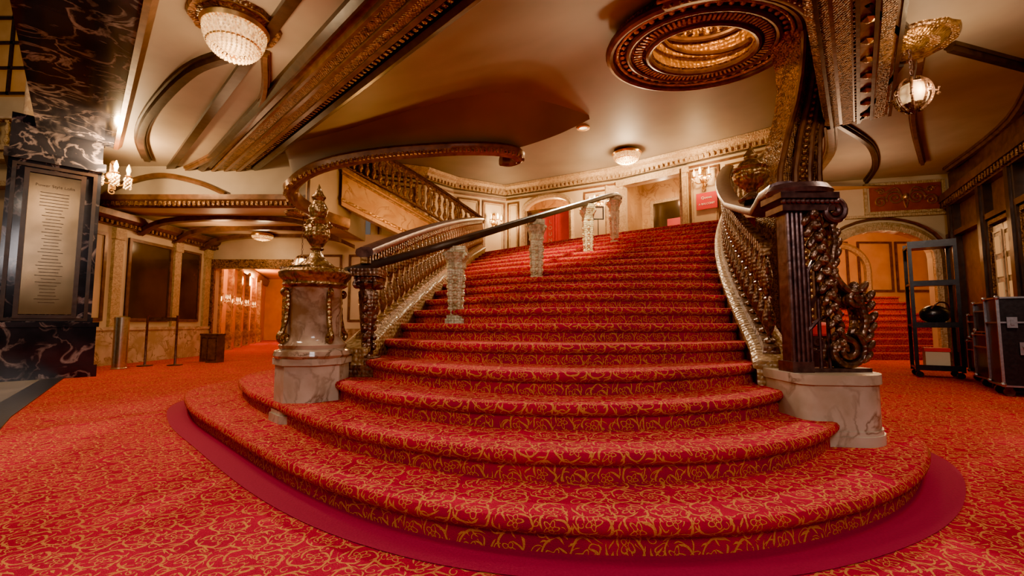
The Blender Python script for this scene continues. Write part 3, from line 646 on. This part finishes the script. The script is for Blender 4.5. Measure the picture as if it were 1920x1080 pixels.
# ------------------------------------------------------------------ left hall
lw=(-8.75,8.2); dw=Vector((0,1))
S('wall_left',obox(lw,dw,0,4.75,-.15,0,0,4.3),M_plaster,label='cream panelled wall')
S('baseboard_left',merge(obox(lw,dw,0,4.7,0,.06,0,.75),obox(lw,dw,0,4.7,.0,.09,.75,.82)),M_marb,label='tan marble dado')
for u0,u1 in ((1.75,3.05),(.5,1.2)):
    S('wall_panel',obox(lw,dw,u0,u1,.0,.02,.95,2.85),M_glass if u0>1 else M_plaster,label='dark glazed wall panel' if u0>1 else 'cream wall panel')
    trim(frame(lw,dw,u0,u1,.95,2.85,.07,.05),M_wood)
S('wall_panel_dark',obox(lw,dw,3.25,4.1,.0,.02,.95,2.85),M_glass,label='dark glazed wall panel')
trim(frame(lw,dw,3.25,4.1,.95,2.85,.06,.04),M_wood)
for u in (.1,1.35,3.1,4.25):
    trim(merge(obox(lw,dw,u,u+.22,0,.07,.82,3.0),obox(lw,dw,u-.02,u+.24,0,.1,2.75,3.0)),M_carvl,label='pilaster')
trim(sweep([(-8.75,8.2,3.02),(-8.75,12.9,3.02)],[(0,0),(.08,0),(.12,.1),(.22,.18),(.25,.3),(0,.3)]),M_wood,label='moulded wall cornice')
trim(dentils([(-8.75,8.2,3.02),(-8.75,12.9,3.02)],.12,.13,.02,.1,.06,.07),M_carv)
E=emp('shield_emblem',(-8.69,8.97,2.75),'small red and gold shield emblem high on the wall','emblem')
def shield(s,t0,t1): 
    P=[(-.1,.12),(.1,.12),(.1,-.02),(.06,-.09),(0,-.14),(-.06,-.09),(-.1,-.02)]; n=len(P)
    return [(t0,x*s,z*s) for x,z in P]+[(t1,x*s,z*s) for x,z in P],[tuple(range(n))[::-1],tuple(range(n,2*n))]+[(i,(i+1)%n,n+(i+1)%n,n+i) for i in range(n)]
loc('border',shield(1.2,-.06,.03),M_gold,E); loc('shield',shield(1,.03,.05),M_sign,E)
ow=(-8.75,12.8); dx=Vector((1,0))
S('wall_far',merge(obox(ow,dx,0,.1,-.2,0,0,3.5),obox(ow,dx,2.15,6.6,-.2,0,0,3.5),obox(ow,dx,.1,2.15,-.2,0,2.5,3.5)),M_plaster,label='cream wall with corridor opening')
trim(merge(obox(ow,dx,0,.12,0,.08,0,2.6),obox(ow,dx,2.13,2.35,0,.08,0,2.6),obox(ow,dx,0,2.4,0,.12,2.48,2.75)),M_carv,label='gilt opening casing')
S('baseboard_far',obox(ow,dx,2.35,6.6,0,.05,0,.75),M_marbb)
for u in (2.6,4.0,5.4): trim(frame(ow,dx,u,u+1.2,.95,2.9,.06,.04),M_wood)
# amber corridor
cL=[(-8.9,13.0),(-13.8,25)]; cR=[(-6.5,13.0),(-11.4,25)]
dl,LL=unit(*cL)
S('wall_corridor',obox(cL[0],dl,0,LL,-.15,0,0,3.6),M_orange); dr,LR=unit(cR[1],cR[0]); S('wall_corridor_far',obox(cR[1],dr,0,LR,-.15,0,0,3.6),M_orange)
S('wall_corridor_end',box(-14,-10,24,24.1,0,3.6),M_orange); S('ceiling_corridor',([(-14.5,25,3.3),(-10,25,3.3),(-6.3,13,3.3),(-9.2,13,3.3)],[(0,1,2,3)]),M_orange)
for i in range(6):
    u=.6+i*1.7
    trim(merge(obox(cL[0],dl,u,u+.3,0,.15,0,3.0),obox(cL[0],dl,u-.05,u+.35,0,.2,0,.6)),M_marbb,label='corridor pilaster')
    if i<4:
        q=Vector((cL[0][0]+dl.x*(u+.15),cL[0][1]+dl.y*(u+.15)))+Vector((dl.y,-dl.x))*.17
        sconce((q.x,q.y,1.65),math.atan2(dl.y,dl.x),1.0,'amber glass corridor wall sconce',M_bulbo,12,(1,.45,.12),'corridor sconces')
trim(sweep([(cL[0][0],cL[0][1],2.9),(cL[1][0],cL[1][1],2.9)],[(0,0),(.1,0),(.2,.3),(0,.3)]),M_wood)
for i in range(4):
    u=1.2+i*2.4; trim(merge(obox(cR[1],dr,LR-u-.4,LR-u,0,.12,0,3)),M_marbb)
light('POINT',(-8.9,15,2.8),190,(1,.38,.08),.2); light('POINT',(-11.3,20,2.8),380,(1,.4,.09),.2)
# mezzanine
S('ceiling_mezzanine',merge(box(-8.75,-4.35,9.2,12.8,3.4,3.5)),M_plaster,label='low ceiling under the mezzanine')
S('wall_mezzanine',merge(box(-8.75,-4.35,9.12,9.22,3.4,5.0),box(-4.4,-4.3,9.2,12.8,3.3,5.0)),M_panel,label='mezzanine fascia')
mz=[(-8.75,9.15,3.4),(-4.6,9.15,3.4)]
trim(sweep(mz,[(-.12,-.02),(.02,-.08),(.1,-.06),(.14,.02),(.2,.06),(.22,.16),(0,.2)]),M_wood,label='moulded mezzanine edge'); trim(dentils(mz,.1,.13,-.05,.04,.05,.06),M_carv)
for yy in (10.2,11.3,12.3):
    trim(sweep(cat([(-8.7,yy,3.0),(-8.1,yy,3.28),(-6.6,yy,3.36),(-5.1,yy,3.28),(-4.45,yy,3.05)],5),[(-.08,-.05),(.08,-.05),(.08,.06),(-.08,.06)]),M_wood,label='shallow arched ceiling rib')
trim(sweep(cat([(-8.72,9.1,3.45),(-8.2,9.08,3.8),(-7.4,9.08,4.0),(-6.6,9.08,3.85),(-6.0,9.08,3.6)],6),[(-.02,-.05),(.05,-.05),(.07,0),(.05,.05),(-.02,.05)]),M_wood)
rp=cat([(-3.75,9.9,3.1),(-4.2,9.35,3.22),(-4.5,8.95,3.46),(-4.38,8.75,3.72),(-3.8,8.72,4.05),(-2.8,8.9,4.34),(-1.42,9.15,4.56),(-.5,9.3,4.63),(0,9.45,4.62),(.12,9.65,4.58),(-.05,9.8,4.56),(-.25,9.75,4.56)],8)
trim(sweep(rp,[(-.12,.02),(-.1,-.06),(-.03,-.1),(.03,-.05),(.09,-.07),(.15,-.02),(.17,.09),(.12,.15),(-.12,.15)]),M_wood,True,'dark scrolling edge of the upper stairwell')
trim(dentils(rp[:72],.085,.13,-.07,.0,.045,.06),M_carv)
trim(tube([p+Vector((0,-.02,.16)) for p in rp[8:72]],.035,8),M_carv,True,'gilt bead above the stairwell edge')
fp=cat([(-4.5,8.98,3.5),(-4.38,8.8,3.76),(-3.8,8.77,4.1),(-2.8,8.95,4.38),(-1.42,9.2,4.6),(-.5,9.35,4.68),(0,9.5,4.74),(1.0,9.7,5.15),(1.8,9.9,5.62)],8)
V=[];F=[]
for i,p in enumerate(fp):
    zt=max(cz(p.x,p.y),p.z+.01)+.05
    V+=[(p.x,p.y,p.z),(p.x-.02,p.y-.25*min(1,(zt-p.z)),(p.z*.4+zt*.6)),(p.x-.05,p.y-.7*min(1,zt-p.z),zt)]
    if i: a=(i-1)*3; b=i*3; F+=[(a,b,b+1,a+1),(a+1,b+1,b+2,a+2)]
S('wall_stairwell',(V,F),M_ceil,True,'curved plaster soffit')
# upper flight
UF=emp('upper_staircase',(-2.5,12.2,2.85),'upper stair flight with amber marble soffit rising behind','staircase')
n=14
A=Vector((-.8,12.3,2.85)); Bp=Vector((-4.2,10.7,4.65))
for i in range(n):
    t0,t1=i/n,(i+1)/n; a=A.lerp(Bp,t0); b=A.lerp(Bp,t1)
    mk('step',box(b.x,a.x,a.y+.05,a.y+1.0,a.z-.05,b.z),M_carpet,UF,uv='xyz')
q=[]
for t in [i/16 for i in range(17)]:
    p=A.lerp(Bp,t); s=.22*math.sin(pi*t); zb=-.45-.4*t
    q.append([Vector((p.x,p.y-.02,p.z+zb-s*.3)),Vector((p.x,p.y-.02,p.z+.12)),Vector((p.x,p.y+.16,p.z+.12)),Vector((p.x,p.y+1.0,p.z+.0)),Vector((p.x,p.y+1.0,p.z+zb-s*.3))])
mk('soffit',loft(q),M_marbo,UF,label='amber lit marble soffit and stringer')
mk('stringer_moulding',merge(sweep([A.lerp(Bp,t/10)+Vector((0,-.05,.1)) for t in range(11)],[(-.04,-.04),(.05,-.04),(.06,.03),(-.04,.03)]),sweep([A.lerp(Bp,t/10)+Vector((0,-.05,-.02-.03*t/10)) for t in range(11)],[(-.03,-.02),(.03,-.02),(.03,.02),(-.03,.02)]),sweep([A.lerp(Bp,t/10)+Vector((0,-.05,-.35-.36*t/10-.06*math.sin(pi*t/10))) for t in range(11)],[(-.04,-.03),(.05,-.03),(.05,.04),(-.04,.04)])),M_golds,UF)
bp=[A.lerp(Bp,t/12)+Vector((0,.05,.13+.1*math.sin(pi*t/12))) for t in range(13)]
balustrade(bp,.85,.17,'gilded balustrade of the upper stair flight',vase(.73,1.25),M_bal,M_iron,'stair balustrades')
S('wall_landing_side',merge(box(-2.2,-2.05,12.6,13.4,0,2.8),box(-2.2,-.95,12.35,12.5,0,2.3)),M_plaster)
light('POINT',(-2.6,9.9,3.2),210,(1,.46,.12),.2)  # added light without a fitting, brightens the soffit under the flight
# ------------------------------------------------------------------ ceiling opening ring
cir=lambda a,b,z,dx=0,dy=0,n=48:[(RC.x+dx+a*math.cos(2*pi*i/n),RC.y+dy+b*math.sin(2*pi*i/n),z) for i in range(n)]
trim(loft([cir(1.45,1.2,5.6),cir(1.42,1.17,5.44),cir(1.2,.97,5.48),cir(1.15,.93,5.42),cir(.95,.76,5.46,.03,.03),cir(.9,.71,5.4,.04,.04),cir(.8,.62,5.5,.05,.05)],cap=False),M_carv,True,'carved oval frame of the ceiling opening')
for a,b,r_,m in ((1.48,1.23,.07,M_wood),(1.36,1.12,.03,M_golds),(1.17,.95,.05,M_wood)):
    trim(tube(cir(a,b,5.43),r_,8,True),m,True,'oval moulding')
trim(tube(cir(.87,.68,5.43,.04,.04),.055,8,True),M_wood,True,'inner oval moulding')
trim(merge(*[xf(sphere((0,0,0),.045,8,5,.6),p) for i,p in enumerate(cir(1.27,1.04,5.44))]),M_golds,True,'row of gilt rosettes')
trim(dentils(cir(1.03,.83,5.43,.02,.02),.07,0,-.03,.01,.035,.13,True),M_golds,False,'gilt fluted band')
S('wall_opening',loft([cir(.8,.62,5.5,.05,.05),cir(.9,.72,5.75,.04),cir(.88,.7,6.05,.04),cir(.7,.54,6.5,.08),cir(.4,.3,6.75,.1),cir(.02,.02,6.8,.1)],cap=False),M_golds,True,'gilded inside of the ceiling opening')
trim(tube(cir(.8,.62,6.0,.05),.05,8,True),M_wood,True); trim(tube(cir(.66,.5,6.4,.08),.04,8,True),M_dark,True)
# spiralling gilt moulding climbing inside the bowl
trim(tube([(RC.x+.06+(.78-.03*i*.28)*math.cos(i*.28),RC.y+.02+(.6-.024*i*.28)*math.sin(i*.28),5.6+.045*i*.5) for i in range(46)],.045,8),M_wood,True,'spiralling carved moulding')
trim(merge(*[xf(vase(.36,.9),(RC.x+.06+.68*math.cos(a),RC.y+.52*math.sin(a),6.02)) for a in [2*pi*i/24 for i in range(24)]]),M_bronze,True,'small balusters inside the opening')
light('POINT',(RC.x-.1,RC.y-.1,5.95),100,(1,.5,.14),.08)
rb=[(4.95,7.15,4.3),(5.02,7.1,4.8),(5.0,6.95,5.2)]+[(RC.x+1.66*math.cos(a),RC.y+1.38*math.sin(a),5.42) for a in [-.25-i*.14 for i in range(15)]]
trim(tube(cat(rb,4),.14,10),M_wood,True,'brown carved rib curling around the oval opening')
trim(tube([p+Vector((-.12,-.06,-.08)) for p in cat(rb,4)],.03,6),M_golds,True)
trim(merge(*[sphere(p+Vector((0,-.03,-.12)),.04,7,5,.8) for p in cat(rb,4)[::2]]),M_carv,True)
secs=[]
def colsec(c,w,dp,rot):
    pts=[(-1,-1),(-.8,-1.12),(-.7,-.9),(-.45,-.95),(-.35,-1.2),(.35,-1.2),(.45,-.95),(.7,-.9),(.8,-1.12),(1,-1),(1,1),(-1,1)]
    return [Vector((c[0]+x*w*math.cos(rot)-y*dp*math.sin(rot),c[1]+x*w*math.sin(rot)+y*dp*math.cos(rot),c[2])) for x,y in pts]
cs=[((4.5,7.1,0),.36,.28,.1),((4.5,7.1,2.6),.36,.28,.1),((4.54,7.1,3.3),.33,.27,.1),((4.64,7.1,3.9),.28,.25,.15),((4.74,7.05,4.4),.25,.24,.2),((4.78,7.0,4.8),.25,.24,.25),((4.76,6.95,5.1),.27,.25,.35),((4.66,6.85,5.35),.32,.27,.5),((4.45,6.7,5.6),.38,.3,.6)]
for c,w_,dp,r in cs: secs.append(colsec(c,w_,dp,r))
E=emp('carved_column',(4.5,7.1,0),'tall carved gilt brown column curving into the ceiling rim','column')
mk('shaft',loft(secs),M_carv,E)
mk('edge_moulding',merge(*[tube([s[i] for s in secs],.05,8) for i in (0,9,4,5)]),M_wood,E,smooth=True)
g=[]
for i in range(46):
    z=1.0+i*.1; j=0
    while j<len(cs)-2 and cs[j+1][0][2]<z: j+=1
    t=(z-cs[j][0][2])/(cs[j+1][0][2]-cs[j][0][2]); s=[a.lerp(b,t) for a,b in zip(secs[j],secs[j+1])]
    m=(s[4]+s[5])/2; g.append(sphere(m,.055,8,6,.8)); g.append(sphere(m+(s[4]-s[5])*.36,.03,7,5,1.6)); g.append(sphere(m-(s[4]-s[5])*.36,.03,7,5,1.6))
mk('carved_foliage',merge(*g),M_bronzeg,E,smooth=True)
mk('base',box(4.05,4.95,6.7,7.5,0,.5),M_marbo,E)
# ------------------------------------------------------------------ right hall
aw=(6.95,10.3); da,La=unit(aw,(9.7,9.6))
S('wall_arch',merge(obox(aw,da,-.2,.45,-.2,0,0,4.3),obox(aw,da,2.45,La+.1,-.2,0,0,4.3),obox(aw,da,.45,2.45,-.2,0,3.0,4.3),arch(aw,da,.45,2.45,2.35,3.0,-.2,0)),M_plaster,label='cream wall with arched opening')
trim(archband(aw,da,.45,2.45,0,2.35,3.0,.2,.07),M_carvl,True,'moulded arch surround')
trim(archband((aw[0]+da.y*.06,aw[1]-da.x*.06),da,.25,2.65,0,2.4,3.25,.05,.06),M_wood,True)
trim(merge(obox(aw,da,-.1,2.8,0,.1,3.3,3.36),frame(aw,da,1.2,2.75,3.38,4.1,.06,.05)),M_carvl)
E=emp('spandrel_ornament',(8.87,9.78,3.45),'gilded scrollwork on red relief panel above the arch','ornament',None,math.atan2(da.y,da.x))
g=[]
for s in (-1,1):
    g+= [tube([Vector((s*p.x,-.03,p.z)) for p in spiral((.2,.28),.17,.02,1.9,0)],.022,6),tube([Vector((s*p.x,-.03,p.z)) for p in spiral((.48,.2),.13,.02,-1.7,pi)],.02,6),tube([Vector((s*p.x,-.03,p.z)) for p in spiral((.47,.44),.08,.01,1.5,0)],.016,6),tube(cat([(0,-.03,.05),(s*.15,-.03,.5),(s*.4,-.03,.42),(s*.6,-.03,.5)],5),.017,6)]
g.append(sphere((0,-.03,.3),.06,10,7,1.4))
loc('scrolls',merge(*g),M_gold,E,smooth=True); loc('ground',box(-.68,.68,-.015,0,-.02,.6),M_redr,E)
rw0=(9.7,9.6); drw,Lr=unit(rw0,(7.2,5.4))
S('wall_right',obox(rw0,drw,0,Lr+4,-.2,0,0,6.5),M_wood,label='brown panelled side wall')
for u in (.3,1.9,3.1,4.4):
    trim(merge(obox(rw0,drw,u,u+.28,0,.12,0,3.6),obox(rw0,drw,u+.06,u+.2,.12,.16,.3,3.4)),M_dark,label='dark pilaster')
trim(merge(obox(rw0,drw,0,Lr+2,0,.22,3.55,3.7),obox(rw0,drw,0,Lr+2,0,.14,3.4,3.55),obox(rw0,drw,0,Lr+2,0,.12,2.75,2.85)),M_wood,label='side wall cornice')
trim(merge(*[obox(rw0,drw,.1+i*.13,.16+i*.13,.14,.2,3.43,3.54) for i in range(36)]),M_carv)
gl=NT('frosted_amber_glass'); gl.set(Base_Color=(.6,.45,.25),Roughness=.15,Emission_Color=(1,.6,.25),Emission_Strength=.35)
dn=1
for u in (2.25,2.68,3.45,3.9):
    dn+=1; wdt=.4
    S('door_%d'%(dn+9),merge(obox(rw0,drw,u,u+wdt,0,.05,0,2.6),frame((rw0[0]+drw.y*.05,rw0[1]-drw.x*.05),drw,u+.03,u+wdt-.03,.1,1.0,.03,.02),frame((rw0[0]+drw.y*.05,rw0[1]-drw.x*.05),drw,u+.03,u+wdt-.03,1.1,2.5,.03,.02)),M_marb,label='bronze framed side door')
    S('window_%d'%dn,merge(*[obox(rw0,drw,u+.1,u+wdt-.1,.05,.075,z,z+.3) for z in (1.3,1.7,2.1)]),gl.m,label='small frosted door panes')
for u in (2.2,3.4): trim(frame(rw0,drw,u-.08,u+.98,0,2.72,.07,.09),M_carv,label='door casing')
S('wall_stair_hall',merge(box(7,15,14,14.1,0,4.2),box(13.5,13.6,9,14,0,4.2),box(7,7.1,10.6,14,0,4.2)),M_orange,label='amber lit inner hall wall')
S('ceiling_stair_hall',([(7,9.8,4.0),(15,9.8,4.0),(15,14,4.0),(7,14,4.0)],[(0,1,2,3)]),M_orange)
for x in (8.2,9.6,11,12.2): trim(frame((x,13.97),(1,0),0,1.1,1.9,3.5,.06,.04),M_wood)
trim(archband((9.4,13.97),(1,0),0,1.8,1.6,2.6,3.3,.2,.08),M_carvl,True)
E=emp('side_staircase',(9.6,12,0),'short red carpeted side staircase seen through the arch','staircase')
for i in range(10):
    z=i*.17; mk('step',merge(box(8.55,11.6,11+.25*i,13.9,z,z+.15),box(8.55,11.6,10.95+.25*i,13.9,z+.13,z+.17)),M_carpet,E,uv='xyz')
light('POINT',(8.8,10.8,3.2),170,(1,.52,.2),.2); light('POINT',(10.0,11.4,2.8),170,(1,.5,.18),.2)
# ---- rack
RK=emp('storage_rack',(7.2,7.55,0),'tall black wheeled metal rack with open shelves','rack',None,-.6)
g=[box(x-.025,x+.025,y-.025,y+.025,.1,2.3) for x in(-.28,.28) for y in(-.24,.24)]
loc('frame',merge(*g,box(-.28,.28,-.26,-.23,2.24,2.3),box(-.28,.28,.23,.26,2.24,2.3)),M_black,RK)
for z in (.14,.85,1.55,2.2): loc('shelf',merge(box(-.3,.3,-.26,.26,z,z+.035),box(-.3,.3,-.27,-.25,z-.02,z+.07)),M_black,RK)
for x in(-.25,.25):
    for y in(-.21,.21): loc('caster',xf(lathe([(.01,-.02),(.05,-.02),(.05,.02),(.01,.02)],14),(x,y,.05),rx=pi/2),M_black,RK)
E=emp('duffel_bag',(7.2,7.52,.89),'black fabric bag slumped on the rack shelf','bag')
loc('body',xf(sphere((0,0,0),.2,16,10,.8),(0,0,.16),sc=(1.1,.9,1)),M_black,E,smooth=True); loc('strap',tube(cat([(-.15,-.1,.25),(-.05,-.14,.36),(.1,-.12,.34),(.16,-.1,.22)],5),.014,6),M_iron,E,smooth=True)
E=emp('cardboard_box',(7.17,7.52,.18),'small pale box on the bottom rack shelf','box',None,-.6); loc('carton',merge(box(-.15,.15,-.13,.13,0,.28)),M_plaster,E); loc('lid',merge(box(-.16,.16,-.14,.14,.25,.31)),M_sign,E)
def case(l3,w,d,h,lab,rz=0):
    E=emp('road_case',l3,lab,'equipment case','equipment cases',rz)
    z=.12 if l3[2]<.05 else .0
    loc('body',merge(box(-w/2+.01,w/2-.01,-d/2+.01,d/2-.01,z,z+h)),M_black,E)
    g=[]
    for x in(-w/2,w/2):
        for y in(-d/2,d/2): g.append(box(x-.013,x+.013,y-.013,y+.013,z,z+h))
    for zz in(z+.01,z+h*.72,z+h):
        for y in(-d/2,d/2): g.append(box(-w/2,w/2,y-.01,y+.01,zz-.01,zz+.01))
        for x in(-w/2,w/2): g.append(box(x-.01,x+.01,-d/2,d/2,zz-.01,zz+.01))
    for x in(-w/2,w/2):
        for y in(-d/2,d/2):
            for zz in(z+.03,z+h): g.append(sphere((x,y,zz),.03,8,6))
    loc('edging',merge(*g),M_alu,E)
    for x in(-w*.28,w*.28): loc('latch',merge(box(x-.045,x+.045,-d/2-.03,-d/2,z+h*.66,z+h*.78),box(x-.015,x+.015,-d/2-.045,-d/2-.03,z+h*.69,z+h*.75)),M_alu,E)
    loc('handle',merge(box(-.09,.09,-d/2-.02,-d/2,z+h*.36,z+h*.5),tube([(-.06,-d/2-.02,z+h*.45),(-.06,-d/2-.05,z+h*.43),(.06,-d/2-.05,z+h*.43),(.06,-d/2-.02,z+h*.45)],.01,6)),M_alu,E)
    if z:
        for x in(-w*.38,w*.38):
            for y in(-d*.35,d*.35): loc('caster',merge(xf(lathe([(.01,-.02),(.05,-.02),(.05,.02),(.01,.02)],14),(x,y,.05),rx=pi/2),box(x-.03,x+.03,y-.03,y+.03,.08,z)),M_iron,E)
case((7.52,6.85,0),.54,.54,.5,'low black road case on casters with aluminium edging',-.5)
case((7.52,6.85,.65),.5,.5,.38,'small black case stacked on the lower road case',-.5)
case((6.95,6.15,0),.62,.56,.62,'wide black road case with aluminium corners and latches',-.55)
case((6.95,6.15,.77),.58,.52,.42,'black case stacked on a wide road case',-.55)
case((6.42,5.57,0),.5,.5,1.1,'tall black road case beside the doors',-.6)
E=emp('upholstered_stool',(2.95,4.4,0),'dark red upholstered stool beside the stair curb','stool')
loc('cushion',xf(lathe([(.17,.78),(.19,.8),(.19,.88),(.15,.91),(0,.92)],20)),M_redw,E,smooth=True); loc('body',lathe([(.17,0),(.16,.05),(.15,.4),(.17,.78)],20),M_dark,E,smooth=True)
# ------------------------------------------------------------------ lamps
def chand(l3,r,h,lab,e,name='crystal_chandelier',n=10,bead=.02):
    E=emp(name,l3,lab,'chandelier','crystal ceiling lights')
    loc('mounting_ring',merge(lathe([(r*1.02,-.02),(r*1.12,-.06),(r*1.05,-.1),(r*.9,-.09),(.05,0)],32)),M_gold,E,smooth=True)
    loc('inner_bowl',lathe([(r*.85*math.sin(a),-.08-(h-.12)*.9*math.cos(a)) for a in [pi/2*i/8 for i in range(9)]],24),M_bowl,E,smooth=True)
    g=[]
    for i in range(n):
        a=pi/2*i/n; rr=r*math.cos(a)**.8; z=-.1-(h-.1)*math.sin(a); m=max(5,int(rr*2*pi/.045))
        for j in range(m): b=2*pi*(j+.5*(i%2))/m; g.append(octa((rr*math.cos(b),rr*math.sin(b),z),bead))
    g.append(octa((0,0,-h-.02),.03))
    o=loc('crystal_strands',merge(*g),M_crys,E); o['kind']='stuff'
    loc('band',merge(tube([(r*.86*math.cos(b),r*.86*math.sin(b),-.1-h*.42) for b in [2*pi*i/32 for i in range(32)]],.012,6,True),lathe([(.0,-h-.05),(.03,-h-.02),(.02,-h+.02)],10)),M_gold,E)
    light('POINT',(l3[0],l3[1],l3[2]-h-.2),e,(1,.66,.34),.15)
    return E
chand((-3.05,4.6,4.2),.30,.40,'large crystal bead bowl chandelier on the panelled ceiling',100,n=14,bead=.017)
chand((3.2,12.0,5.68),.36,.32,'crystal flush light glowing on the landing ceiling',480)
chand((-6.86,12.0,3.38),.25,.18,'small flush ceiling light under the mezzanine',30)
def medal(l3,r): trim(xf(lathe([(r,.0),(r*.95,-.05),(r*.8,-.03),(r*.6,-.07),(r*.4,-.04),(r*.25,-.08),(.02,-.08)],28,.03,12),l3),M_bronzeg,True,'gilded ceiling medallion')
medal((-3.05,4.6,4.22),.45); medal((4.72,4.98,4.22),.45); medal((-4.75,9.9,3.4),.4)
M_lant=emis('lantern_glass',(1,.62,.25),3.2,sc=9)
def lantern(l3,L,r,lab,e,mat):
    E=emp('pendant_lantern',l3,lab,'pendant lamp','pendant lanterns')
    g=[]
    k=int(L/.06)
    for i in range(k):
        z=-L*i/k; g.append(xf(tube([(.018*math.cos(a),0,.032*math.sin(a)) for a in [2*pi*j/8 for j in range(8)]],.006,5,True),(0,0,z-.03),rz=(i%2)*pi/2))
    loc('chain',merge(*g),M_iron,E)
    loc('globe',xf(sphere((0,0,0),r*.82,18,12,1.1),(0,0,-L-r)),mat,E,smooth=True)
    g=[lathe([(.03,-L),(.08,-L-.02),(r*.7,-L-r*.3),(r*.66,-L-r*.36)],16,.08,8),lathe([(r*.6,-L-r*1.62),(r*.4,-L-r*1.9),(.03,-L-r*2.15),(0,-L-r*2.3)],14)]
    for i in range(8):
        a=2*pi*i/8
        g.append(xf(tube([(r*.98*math.sin(b),0,-L-r-r*1.15*math.cos(b)) for b in [pi*(.12+.76*j/10) for j in range(11)]],.015,6),rz=a))
        g.append(xf(tube([(r*1.0,0,-L-r*1.0),(r*1.2,0,-L-r*1.1),(r*1.25,0,-L-r*.9)],.01,5),rz=a)); g.append(xf(octa((r*1.2,0,-L-r*1.3),.02),rz=a))
    loc('cage',merge(*g),M_bronze,E,smooth=True,label='wrought iron scrolled cage')
    light('POINT',(l3[0],l3[1]-r*1.3,l3[2]-L-r),e,(1,.66,.34),.1)
lantern((4.72,4.98,4.14),.38,.18,'caged golden glass globe lantern hanging on a chain',50,M_lant)
lantern((-4.75,9.9,3.36),.95,.17,'small glass pendant lantern under the mezzanine',22,M_bulb)
sconce((-7.38,7.96,3.6),math.radians(50),1.5,'bright crystal wall sconce beside the marble pier',e=420,drops=36)
trim(xf(lathe([(.16,.02),(.16,-.02),(.11,-.03),(.1,.02)],20),(1.75,10.5,5.69)),M_gold,True,'recessed downlight rim')
mk('downlight',xf(lathe([(.0,-.005),(.1,-.005),(.1,.015)],16),(1.75,10.5,5.69)),M_bulb,label='small recessed ceiling downlight',cat='ceiling light')
E=emp('crowd_barrier',(-7.5,9.5,0),'dark metal queue barrier standing on the carpet','barrier',None,.3)
for x in(-.27,.27): loc('post',xf(lathe([(.14,0),(.14,.02),(.03,.03),(.022,.05),(.022,1.05),(.03,1.07)],14),(x,0,0)),M_iron,E,smooth=True)
loc('top_bar',box(-.27,.27,-.012,.012,.95,1.03),M_iron,E)
E=emp('steel_bollard',(-7.8,8.85,0),'tall brushed steel cylindrical ash bin by the wall','bin'); loc('body',lathe([(.13,0),(.13,.02),(.12,.03),(.12,.98),(.1,1.0)],24),M_steel,E,smooth=True); loc('lid',lathe([(.125,.98),(.125,1.02),(.05,1.05)],24),M_steel,E,smooth=True)
for i,p in enumerate(((-7.25,10.65,0),(-6.9,10.35,0))):
    E=emp('waste_bin',p,'short dark panelled waste bin near the corridor','bin','waste bins'); loc('body',box(-.13,.13,-.13,.13,0,.62),M_wood,E); loc('lid',merge(box(-.14,.14,-.14,.14,.62,.66),frame((-.13,-.13),(1,0),.02,.24,.06,.58,.02,.012)),M_iron,E)
# ------------------------------------------------------------------ lights
def aim(o,t): o.rotation_euler=(Vector(t)-o.location).to_track_quat('-Z','Y').to_euler()
o=light('SPOT',(1.0,5.4,5.0),2600,(1,.78,.46),.12,spot=.85); aim(o,(.4,7.6,2.1))  # added spot with no fixture, makes the stair risers glow
o=light('SPOT',(1.6,10.4,5.6),5000,(1,.8,.55),.2,spot=1.15); aim(o,(.6,6.2,1.4))
o=light('AREA',(.3,-1.6,3.4),170,(1,.88,.86),1.4); aim(o,(.5,4,.6))  # added front fill from behind the camera, not a real lamp
o=light('AREA',(.2,2.2,4.3),380,(1,.88,.80),1.0); aim(o,(.4,3.0,0))  # added overhead fill for the foreground steps, no fixture hangs here
o=light('AREA',(-3.4,2.8,4.0),170,(1,.76,.56),.8); aim(o,(-3,4,0))
o=light('AREA',(4.6,3.0,4.0),160,(1,.74,.55),.8); aim(o,(4.6,5,.0))
light('POINT',(-7.3,10.9,2.9),60,(1,.55,.25),.2)
light('POINT',(6.8,8.6,3.2),85,(1,.62,.34),.2)
light('POINT',(-12.5,10,7),350,(1,.6,.3),.4)
light('POINT',(-5.2,8.0,3.2),34,(1,.6,.3),.3)
